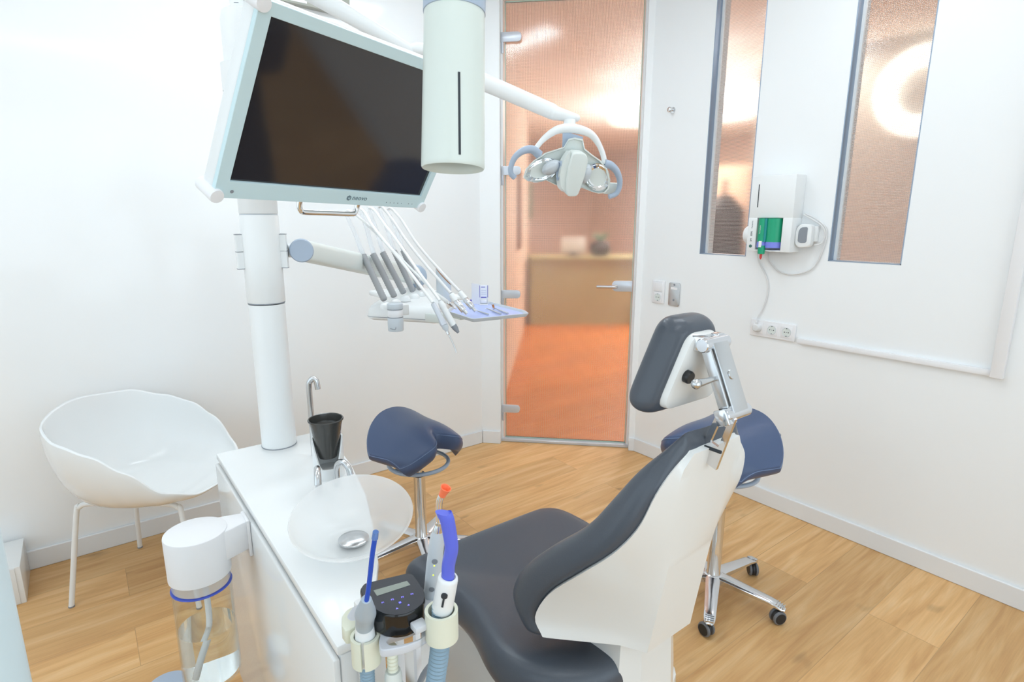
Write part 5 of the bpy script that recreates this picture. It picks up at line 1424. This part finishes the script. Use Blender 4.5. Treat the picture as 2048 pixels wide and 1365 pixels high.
# saliva ejector
def corrug(path, r0, r1, pitch=0.005):
    q = smooth_path(path, 24); d = 0.0; out = [q[0]]
    rs = []
    pts = []
    acc = 0.0; nextd = 0.0; k = 0
    for a, b in zip(q, q[1:]):
        L0 = (b - a).length
        while nextd <= acc + L0:
            pts.append(a.lerp(b, (nextd - acc) / max(L0, 1e-9))); rs.append(r1 if k % 2 else r0); k += 1; nextd += pitch / 2
        acc += L0
    x = MB(); x.tube(pts, rs, 16); x.smooth = 25
    return x
se = thing('saliva_ejector', 'grey saliva ejector with upright thin blue tube in the cream ring', 'saliva ejector', (r1.x, r1.y, 0.86))
sb0 = V((r1.x, r1.y, 0.866)); st0 = V((0.2391, 0.6182, 0.9765))
w = along(sb0 + V((0, 0, -0.03)), sb0 + V((0, 0, 0.036)), [(0, 0.0125), (0.3, 0.0146), (0.62, 0.0148), (0.68, 0.0138), (1.0, 0.0122)], 28); part('coupling', w, 'satin_white', se)
w = along(sb0 + V((0, 0, 0.030)), st0, [(0, 0.0125), (0.4, 0.0128), (0.46, 0.0142), (0.58, 0.0130), (0.66, 0.0115), (0.97, 0.0068), (1.0, 0.006)], 28); part('body', w, 'ejector_grey', se)
w = MB(); tp = smooth_path([(0.2389, 0.6178, 0.9746), (0.2406, 0.6108, 1.0008), (0.2421, 0.5996, 1.0445), (0.2437, 0.5919, 1.0727)], 5); w.tube(tp, 0.0031, 12); part('blue_tube', w, 'blue_tube', se, 'thin blue tube')
w = MB(); w.tube([tp[-1], V((0.2443, 0.5891, 1.0831))], [0.0040, 0.0036], 12); part('tube_tip', w, 'blue_tube_end', se, 'pale clear tip')
part('hose', corrug([sb0 + V((0, 0, -0.028)), sb0 + V((-0.001, 0.001, -0.12)), sb0 + V((-0.003, 0.003, -0.35)), sb0 + V((0.02, 0.08, -0.70))], 0.0092, 0.0105), 'hose_blue_grey', se, 'ribbed blue-grey hose')
# suction handpiece
su = thing('suction_handpiece', 'white suction handpiece with flat violet-blue cannula in the cream ring', 'suction handpiece', (r2.x, r2.y, 0.87))
q0 = V((0.3432, 0.61, 0.9164)); q1 = V((0.3497, 0.6009, 0.9726))
w = along(q0, q1, [(0, 0.0135), (0.08, 0.0148), (0.9, 0.0140), (0.98, 0.0132), (1.0, 0.0115), (1.0, 0.010), (0.95, 0.010)], 32); part('handle', w, 'satin_white', su)
w = MB(); qd = (q1 - q0).normalized(); qs = V((0.7954, -0.6061, 0.0013)); qf = -V((0.5928, 0.7773, -0.2106)); qf = (qf - qd * qf.dot(qd)).normalized(); qs = qd.cross(qf)
qo = q0.lerp(q1, 0.64) + qf * 0.0128
w.lathe(qo, qf, [(0.0045, 0), (0.0045, 0.003), (0.0, 0.0035)], 16); w.obox(qo, qs, qd, qf, (-0.0014, -0.018, 0.0), (0.0014, 0.0, 0.0028)); part('slider', w, 'dark_slot', su, 'dark slider switch')
cp_ = [(0.3489, 0.601, 0.9706), (0.3485, 0.5981, 0.9921), (0.3494, 0.5907, 1.0195), (0.3459, 0.589, 1.0459), (0.3417, 0.5874, 1.0662), (0.3384, 0.5889, 1.0766)]
cps = smooth_path(cp_, 5); rings = []
for k, p in enumerate(cps):
    f = k / (len(cps) - 1)
    a_, b_ = 0.0088 + 0.0012 * f, 0.0088 - 0.002 * f
    d_ = (cps[min(k + 1, len(cps) - 1)] - cps[max(k - 1, 0)]).normalized()
    s_ = V((0.7954, -0.6061, 0.0013)); s_ = (s_ - d_ * s_.dot(d_)).normalized(); n_ = d_.cross(s_)
    rings.append([p + s_ * (a_ * math.cos(t)) + n_ * (b_ * math.sin(t)) + d_ * (-0.006 * math.cos(t) * f if k == len(cps) - 1 else 0) for t in [2 * PI * q / 20 for q in range(20)]])
w = MB(); w.loft(rings); w.smooth = 50; part('cannula', w, 'blue_tip', su, 'violet-blue cannula')
part('hose', corrug([q0 + V((0, 0, 0.01)), q0 + V((-0.004, 0.002, -0.06)), q0 + V((-0.018, 0.008, -0.17)), q0 + V((-0.045, 0.022, -0.45)), q0 + V((-0.05, 0.02, -0.78))], 0.0125, 0.0142, 0.0062), 'hose_blue_grey', su, 'ribbed blue-grey hose')
# curing light
c0_ = V((0.3698, 0.6903, 0.8794)); c1_ = V((0.3752, 0.6721, 0.9984)); c2_ = V((0.3754, 0.6686, 1.0145))
cl = thing('curing_light', 'slim silver-white curing light with orange tip beside the blue cannula', 'curing light', c0_)
w = along(c0_, c1_, [(0, 0.0110), (0.03, 0.0122), (0.10, 0.0122), (0.105, 0.0118), (0.5, 0.0122), (0.85, 0.0112), (1.0, 0.0085)], 28); part('body', w, 'plastic_grey', cl)
w = along(c1_, c2_, [(0, 0.0085), (0.4, 0.0068), (0.7, 0.0052), (0.72, 0.0056), (1.0, 0.0056)], 24); part('collar', w, 'chrome', cl)
w = MB(); w.tube(smooth_path([(0.3752, 0.6684, 1.0131), (0.3745, 0.666, 1.0353), (0.3743, 0.6636, 1.0498), (0.3755, 0.6609, 1.0576), (0.3774, 0.6583, 1.0628)], 5), 0.0046, 14); part('light_guide', w, 'mirror', cl)
w = along((0.3764, 0.6595, 1.0595), (0.3796, 0.6531, 1.0736), [(0, 0.0052), (0.3, 0.0056), (0.55, 0.0062), (1.0, 0.0082), (1.0, 0.007), (0.6, 0.004)], 20); part('tip_cap', w, 'orange_tip', cl, 'orange tip cap')
w = MB(); bd = (c1_ - c0_).normalized(); bf = (V((0, 0, 1.45)) - c0_); bf = (bf - bd * bf.dot(bd)).normalized(); bs = bd.cross(bf)
for f, rr in ((0.20, 0.0042), (0.62, 0.0044)):
    w.lathe(c0_.lerp(c1_, f) + bf * 0.0108 + bs * 0.0, bf, [(rr, 0), (rr, 0.0016), (0.0, 0.0018)], 18)
part('push_button', w, 'mid_grey', cl)
w = MB()
for f in (0.42, 0.56): w.lathe(c0_.lerp(c1_, f) + bf * 0.0112, bf, [(0.0011, 0), (0.0010, 0.0014), (0.0, 0.0015)], 10)
part('status_light', w, 'led_green', cl, 'lit green dots')
w = MB(); w.lathe((c0_.x, c0_.y, AZ - 0.002), (0, 0, 1), [(0.0125, 0), (0.018, 0.0), (0.018, c0_.z + 0.002 - AZ), (0.0128, c0_.z + 0.002 - AZ)], 28, closed=True); w.lathe((c0_.x, c0_.y, AZ - 0.002), (0, 0, 1), [(0.0, 0), (0.0128, 0), (0.0128, max(0.001, c0_.z - AZ))], 24); part('light_cradle', w, 'satin_white', ah)
w = MB(); w.box((c0_.x - 0.02, c0_.y - 0.05, AZ - 0.016), (c0_.x + 0.012, c0_.y + 0.012, AZ - 0.002), 0.003); part('cradle_arm', w, 'alu', ah)
# hanging handpiece and cable below the bracket
hb = V((0.2845, 0.6512, 0.8558))
hg = thing('hanging_handpiece', 'grey-white handpiece hanging under the silver holder bracket', 'handpiece', (hb.x, hb.y, hb.z - 0.1))
part('ribbed_neck', corrug([V((hb.x, hb.y, AZ - 0.02)), V((hb.x, hb.y, hb.z - 0.012)), V((hb.x, hb.y, hb.z - 0.035))], 0.0068, 0.0080, 0.006), 'cream', hg)
w = MB(); w.lathe((hb.x, hb.y, hb.z - 0.16), (0, 0, 1), [(0.010, 0), (0.0145, 0.004), (0.0145, 0.10), (0.0125, 0.104), (0.0125, 0.118), (0.0105, 0.126)], 24); part('body', w, 'pale_green_grey', hg)
w = MB(); w.tube(smooth_path([(0.43, 0.79, AZ - 0.09), (0.405, 0.728, 0.745), (0.362, 0.720, 0.71), (0.345, 0.725, 0.62), (0.348, 0.728, 0.35), (0.342, 0.79, 0.12), (0.36, 0.87, 0.006)], 8), 0.005, 10)
solo('dark_cable', w, 'mid_grey', 'dark grey cable looping under the silver holder bracket', 'cable', base=(0.36, 0.87, 0.0))

# ================================================================ THINGS ON THE WALLS
WX = XR
def wy(y, z, off=0.0): return V((WX - off, y, z))
# impression-paste mixer
mxr = thing('wall_mixer', 'white wall-mounted paste mixer holding a green cartridge, beside the narrower slit window', 'dispenser', (WX, 1.44, 1.30))
my0, my1 = 1.318, 1.532
w = MB(); w.box((WX - 0.09, my0, 1.455), (WX, my1, 1.648), 0.004)
w.box((WX - 0.09, my1 - 0.045, 1.300), (WX, my1, 1.457), 0.003); w.box((WX - 0.09, my0, 1.300), (WX, my0 + 0.045, 1.457), 0.003)
w.box((WX - 0.03, my0 + 0.03, 1.3005), (WX - 0.0005, my1 - 0.03, 1.456)); w.box((WX - 0.0895, my0 + 0.04, 1.3005), (WX, my1 - 0.04, 1.308), 0.002)
part('housing', w, 'satin_white', mxr)
w = MB(); w.obox((WX - 0.0902, my1 - 0.040, 1.505), (0, 1, 0), (0, 0, 1), (-1, 0, 0), (-0.0022, 0, 0), (0.0022, 0.105, 0.0006)); part('level_slot', w, 'dark_slot', mxr, 'dark upright slot')
w = MB(); w.lathe((WX - 0.09, my1 - 0.022, 1.323), (-1, 0, 0), [(0.0075, 0), (0.0075, 0.002), (0.0, 0.0025)], 20); part('start_button', w, 'green_button', mxr, 'round dark green button')
w = MB(); w.lathe((WX - 0.045, my1 - 0.004, 1.375), (0, 1, 0), [(0.046, 0), (0.046, 0.02), (0.038, 0.032), (0.0, 0.036)], 32); part('hand_wheel', w, 'satin_white', mxr)
text_mesh('brand_text', '3M', 0.012, (WX - 0.0906, my1 - 0.022, 1.352), (0, 0, 1), (0, 1, 0), 'dark_slot', mxr)
text_mesh('brand_text', 'ESPE', 0.0115, (WX - 0.0906, my1 - 0.022, 1.382), (0, 0, 1), (0, 1, 0), 'dark_slot', mxr)
text_mesh('model_text', 'Pentamix', 0.0095, (WX - 0.0906, my1 - 0.022, 1.425), (0, 0, 1), (0, 1, 0), 'mid_grey', mxr)
cart = thing('paste_cartridge', 'green paste cartridge with blue band and red mixing tip, in the wall mixer', 'cartridge', (WX - 0.07, 1.43, 1.27))
w = MB(); w.lathe((WX - 0.068, 1.409, 1.345), (0, 0, 1), [(0.037, 0), (0.037, 0.109)], 32); part('large_tube', w, 'cartridge_green', cart)
w = MB(); w.lathe((WX - 0.086, 1.456, 1.345), (0, 0, 1), [(0.022, 0), (0.022, 0.109)], 28); part('small_tube', w, 'cartridge_green', cart)
w = MB(); w.lathe((WX - 0.098, 1.437, 1.345), (0, 0, 1), [(0.007, 0), (0.007, 0.109)], 16); part('spine', w, 'cartridge_teal', cart)
w = MB(); w.lathe((WX - 0.068, 1.409, 1.318), (0, 0, 1), [(0.0375, 0), (0.0375, 0.027)], 32); w.lathe((WX - 0.086, 1.456, 1.318), (0, 0, 1), [(0.0225, 0), (0.0225, 0.027)], 28); part('blue_band', w, 'cartridge_blue', cart, 'pale blue band')
w = MB(); w.lathe((WX - 0.096, 1.450, 1.288), (0, 0, 1), [(0.012, 0), (0.016, 0.002), (0.0165, 0.04)], 24); part('nozzle_cap', w, 'cartridge_green', cart)
w = MB(); w.box((WX - 0.116, 1.444, 1.320), (WX - 0.106, 1.456, 1.350), 0.001); part('latch', w, 'matte_white', cart)
w = MB(); w.lathe((WX - 0.096, 1.450, 1.262), (0, 0, 1), [(0.001, 0), (0.0055, 0.008)] + [(0.0052 + (0.0012 if k % 2 else 0), 0.010 + 0.0035 * k) for k in range(6)], 16); part('mixing_tip', w, 'mix_red', cart, 'red screw-like tip')
text_mesh('cartridge_text', 'Permadyne', 0.0085, (WX - 0.1085, 1.459, 1.402), (0, 0, 1), (0, 1, 0), 'cable_white', cart)
# hanging receiver on its right side
hs = thing('wall_handset', 'white handset with dark grey window hanging on the right side of the wall mixer', 'handset', (WX, 1.27, 1.34))
hp_ = [V((WX - 0.10 + x, my0 - 0.003, 1.385 + z)) for x, z in rounded([(-0.018, -0.052), (0.052, -0.052), (0.052, 0.052), (-0.006, 0.052), (-0.022, 0.02)], 0.02, 5)]
hyo = [wy(1.275 + y, 1.380 + z, 0.055) for y, z in rounded([(0.042, -0.040), (0.026, -0.058), (-0.030, -0.054), (-0.030, 0.048), (0.026, 0.050), (0.044, 0.022)], 0.022, 5)]
w = MB(); w.prism(hyo, (0.035, 0, 0), 0.006, 3); part('body', w, 'satin_white', hs)
w = MB(); w.prism([wy(1.278 + y, 1.380 + z, 0.0555) for y, z in rounded([(0.024, -0.030), (0.010, -0.036), (-0.016, -0.034), (-0.016, 0.036), (0.014, 0.034), (0.024, 0.018)], 0.009, 4)], (-0.001, 0, 0)); part('window', w, 'mid_grey', hs, 'dark grey window')
w = MB(); w.box((WX - 0.02, 1.235, 1.35), (WX, 1.318, 1.42), 0.004); part('cradle', w, 'satin_white', hs)
w = MB(); w.tube(smooth_path([wy(1.300, 1.470, 0.03), wy(1.262, 1.448, 0.018), wy(1.222, 1.420, 0.012), wy(1.205, 1.385, 0.010), wy(1.215, 1.345, 0.012), wy(1.240, 1.335, 0.03)], 8), 0.0035, 8)
w.tube(smooth_path([wy(1.300, 1.475, 0.02), wy(1.240, 1.445, 0.012), wy(1.200, 1.395, 0.008), wy(1.212, 1.300, 0.008), wy(1.25, 1.225, 0.008), wy(1.33, 1.195, 0.008), wy(1.40, 1.205, 0.008), wy(1.452, 1.25, 0.008), wy(1.470, 1.302, 0.015)], 8), 0.0032, 8)
part('cord', w, 'cable_white', hs, 'looped white cord')
w = MB(); w.tube(smooth_path([wy(1.515, 1.302, 0.02), wy(1.505, 1.24, 0.007), wy(1.46, 1.17, 0.006), wy(1.447, 1.10, 0.006), wy(1.462, 1.02, 0.006), wy(1.480, 0.975, 0.012), wy(1.481, 0.945, 0.028)], 8), 0.0032, 8)
pw = part('power_cord', w, 'cable_white', mxr, 'thin white power cord')
w = MB(); w.lathe((WX - 0.006, 1.479, 0.919), (-1, 0, 0), [(0.0225, 0), (0.0225, 0.010), (0.019, 0.026), (0.015, 0.030), (0.0, 0.031)], 28); w.tube([(WX - 0.026, 1.479, 0.925), (WX - 0.027, 1.480, 0.948)], [0.008, 0.005], 12); part('plug', w, 'cable_white', pw)
# sockets
def socket_face(o, ex, ez, nrm, parent, size=0.055):
    o, ex, ez, nrm = V(o), V(ex), V(ez), V(nrm)
    x = MB(); x.obox(o, ex, ez, nrm, (-size / 2, -size / 2, 0.0), (size / 2, size / 2, 0.0022), 0.0008)
    pl = part('socket_insert', x, 'matte_white', parent)
    x = MB(); x.lathe(o + nrm * 0.0022, nrm, [(0.0205, 0.0), (0.0215, 0.0012), (0.0225, 0.0), (0.0205, -0.0016)], 36, closed=True); part('socket_well', x, 'plastic_grey', pl)
    x = MB(); x.lathe(o + nrm * 0.0022, nrm, [(0.0, 0.0), (0.0204, 0.0), (0.0204, 0.0003), (0.0, 0.0003)], 30); part('socket_floor', x, 'pale_green_grey', pl)
    x = MB()
    for s in (-0.0095, 0.0095): x.lathe(o + ex * s + nrm * 0.0023, nrm, [(0.0026, 0), (0.0026, 0.0006), (0.0, 0.0006)], 14)
    x.lathe(o + nrm * 0.0023, nrm, [(0.0016, 0), (0.0016, 0.0006), (0.0, 0.0006)], 12)
    for s in (-1, 1): x.obox(o + ez * s * 0.0185 + nrm * 0.0023, ex, ez, nrm, (-0.0022, -0.0018, 0), (0.0022, 0.0018, 0.0007))
    part('socket_hole', x, 'dark_slot', pl)
ts = thing('triple_socket', 'white triple power socket under the wall mixer, first place filled by a plug', 'socket', (WX, 1.405, 0.91))
w = MB(); w.box((WX - 0.010, 1.290, 0.874), (WX, 1.519, 0.958), 0.004, 3); part('socket_frame', w, 'matte_white', ts)
for y in (1.479, 1.405, 1.331):
    socket_face((WX - 0.010, y, 0.916), (0, -1, 0), (0, 0, 1), (-1, 0, 0), ts)
# trunking
tk = thing('cable_trunking', 'white L-shaped cable trunking running from beside the triple socket and up the right wall', 'trunking', (WX, 0.9, 0.874))
w = MB(); w.box((WX - 0.018, 0.545, 0.874), (WX, 1.275, 0.898), 0.002); part('horizontal_duct', w, 'matte_white', tk)
w = MB(); w.box((WX - 0.030, 0.507, 0.872), (WX, 0.546, H), 0.003); part('upright_duct', w, 'matte_white', tk)
# switch with socket on the chamfer corner
def chp(px): return px
sw = thing('switch_socket', 'white light switch above a single socket, beside the door handle', 'switch', (WX, 2.108, 0.97))
w = MB(); w.box((WX - 0.010, 2.066, 0.967), (WX, 2.151, 1.100), 0.004, 3); part('switch_frame', w, 'matte_white', sw)
w = MB(); w.box((WX - 0.014, 2.078, 1.037), (WX - 0.009, 2.139, 1.092), 0.0015); part('rocker', w, 'matte_white', sw)
w = MB(); w.box((WX - 0.0105, 2.079, 1.0345), (WX - 0.0095, 2.138, 1.0365)); w.box((WX - 0.0105, 2.079, 1.0925), (WX - 0.0095, 2.138, 1.0935)); part('rocker_gap', w, 'plastic_grey', sw)
socket_face((WX - 0.010, 2.108, 1.003), (0, -1, 0), (0, 0, 1), (-1, 0, 0), sw)
kp = thing('key_switch', 'brushed steel switch plate with pale window, right of the white switch', 'switch', (WX, 1.997, 0.965))
w = MB(); w.prism([wy(1.998 + y, 1.030 + z) for y, z in rounded([(-0.038, -0.067), (0.038, -0.067), (0.038, 0.067), (-0.038, 0.067)], 0.012, 4)], (-0.008, 0, 0), 0.003, 2); part('plate', w, 'satin_steel', kp)
w = MB(); w.box((WX - 0.0095, 1.976, 1.058), (WX - 0.0075, 2.020, 1.070)); part('pale_window', w, 'matte_white', kp)
w = MB()
for z in (1.085, 0.998): w.lathe((WX - 0.008, 1.998, z), (-1, 0, 0), [(0.006, 0), (0.006, 0.001), (0.0, 0.0012)], 14)
part('screw', w, 'mid_grey', kp)
w = MB(); w.lathe((WX, 2.083, 2.030), (-1, 0, 0), [(0.016, 0), (0.016, 0.004), (0.006, 0.006), (0.006, 0.026), (0.013, 0.029), (0.014, 0.034), (0.010, 0.038), (0.0, 0.039)], 24)
solo('coat_hook', w, 'chrome', 'small round chrome coat hook high on the wall between door and slit window', 'hook', base=(WX, 2.083, 2.030))
# scuff marks low on the right wall
#for a, b in [[(2.69, 0.8047, 0.1044), (2.69, 0.7927, 0.1028)], [(2.69, 0.6132, 0.1012), (2.69, 0.6096, 0.1007)]]:
# socket on the left wall, white box, vent
ls = thing('wall_socket', 'white wall socket at the left picture edge on the glossy wall', 'socket', (-0.5, YL, 0.27))
w = MB(); w.box((-0.60, YL - 0.012, 0.243), (-0.482, YL, 0.325), 0.004, 3); part('socket_frame', w, 'matte_white', ls)
socket_face((-0.56, YL - 0.012, 0.284), (1, 0, 0), (0, 0, 1), (0, -1, 0), ls)
bxx = thing('white_box', 'low glossy white box on the floor against the wall, left of the tub chair', 'box', (-0.42, 2.8, 0))
w = MB(); w.box((-0.55, 2.668, 0.0), (-0.318, 2.915, 0.155), 0.002); part('carcass', w, 'gloss_white', bxx)
w = MB(); w.box((-0.548, 2.664, 0.003), (-0.335, 2.668, 0.152), 0.001); part('front_panel', w, 'gloss_white', bxx)
vt = thing('wall_vent', 'grey metal vent strip with pale plate high on the glossy wall, above the monitor', 'vent', (0.9, YL, 2.44))
w = MB(); w.box((0.40, YL - 0.04, 2.418), (1.215, YL, 2.60), 0.003); part('casing', w, 'vent_grey', vt)
w = MB(); w.box((0.925, YL - 0.042, 2.427), (1.005, YL - 0.0395, 2.455)); part('name_plate', w, 'matte_white', vt, 'pale plate')
# foreground cabinet at the left picture edge
pcab = thing('pale_cabinet', 'pale blue-grey cabinet with rounded edge at the left picture edge, nearest the viewer', 'cabinet', (-0.20, 0.72, 0))
cxr = V((-0.101, 0.7642, 1.0424))
w = MB(); cpts = rounded([(cxr.x - 0.36, cxr.y - 0.14), (cxr.x - 0.005, cxr.y - 0.02), (cxr.x + 0.0, cxr.y + 0.05), (cxr.x - 0.30, cxr.y + 0.22)], [0.01, 0.04, 0.04, 0.01], 6)
w.prism([(x, y, 0.02) for x, y in cpts], (0, 0, 1.10), 0.006, 2); part('carcass', w, 'pale_cabinet', pcab)
w = MB(); w.prism([(cxr.x + (x - cxr.x) * 0.96 - 0.006, cxr.y + (y - cxr.y) * 0.96, 0.0) for x, y in cpts], (0, 0, 0.03)); part('plinth', w, 'mid_grey', pcab)
# foot control
fc0 = V((0.0557, 1.7616, 0.09))
fcn = thing('foot_control', 'grey-blue rounded foot control on the floor left of the white unit', 'foot control', (fc0.x, fc0.y, 0))
w = MB(); w.lathe((fc0.x, fc0.y, 0.0), (0, 0, 1), [(0.085, 0), (0.09, 0.004), (0.09, 0.02), (0.08, 0.034), (0.0, 0.04)], 40); part('base', w, 'plastic_grey', fcn)
w = MB(); w.lathe((fc0.x, fc0.y, 0.036), (0, 0, 1), [(0.062, 0), (0.064, 0.02), (0.064, 0.045), (0.058, 0.054), (0.03, 0.058), (0.0, 0.059)], 40); part('pedal', w, 'blue_grey', fcn, 'grey-blue domed pedal')
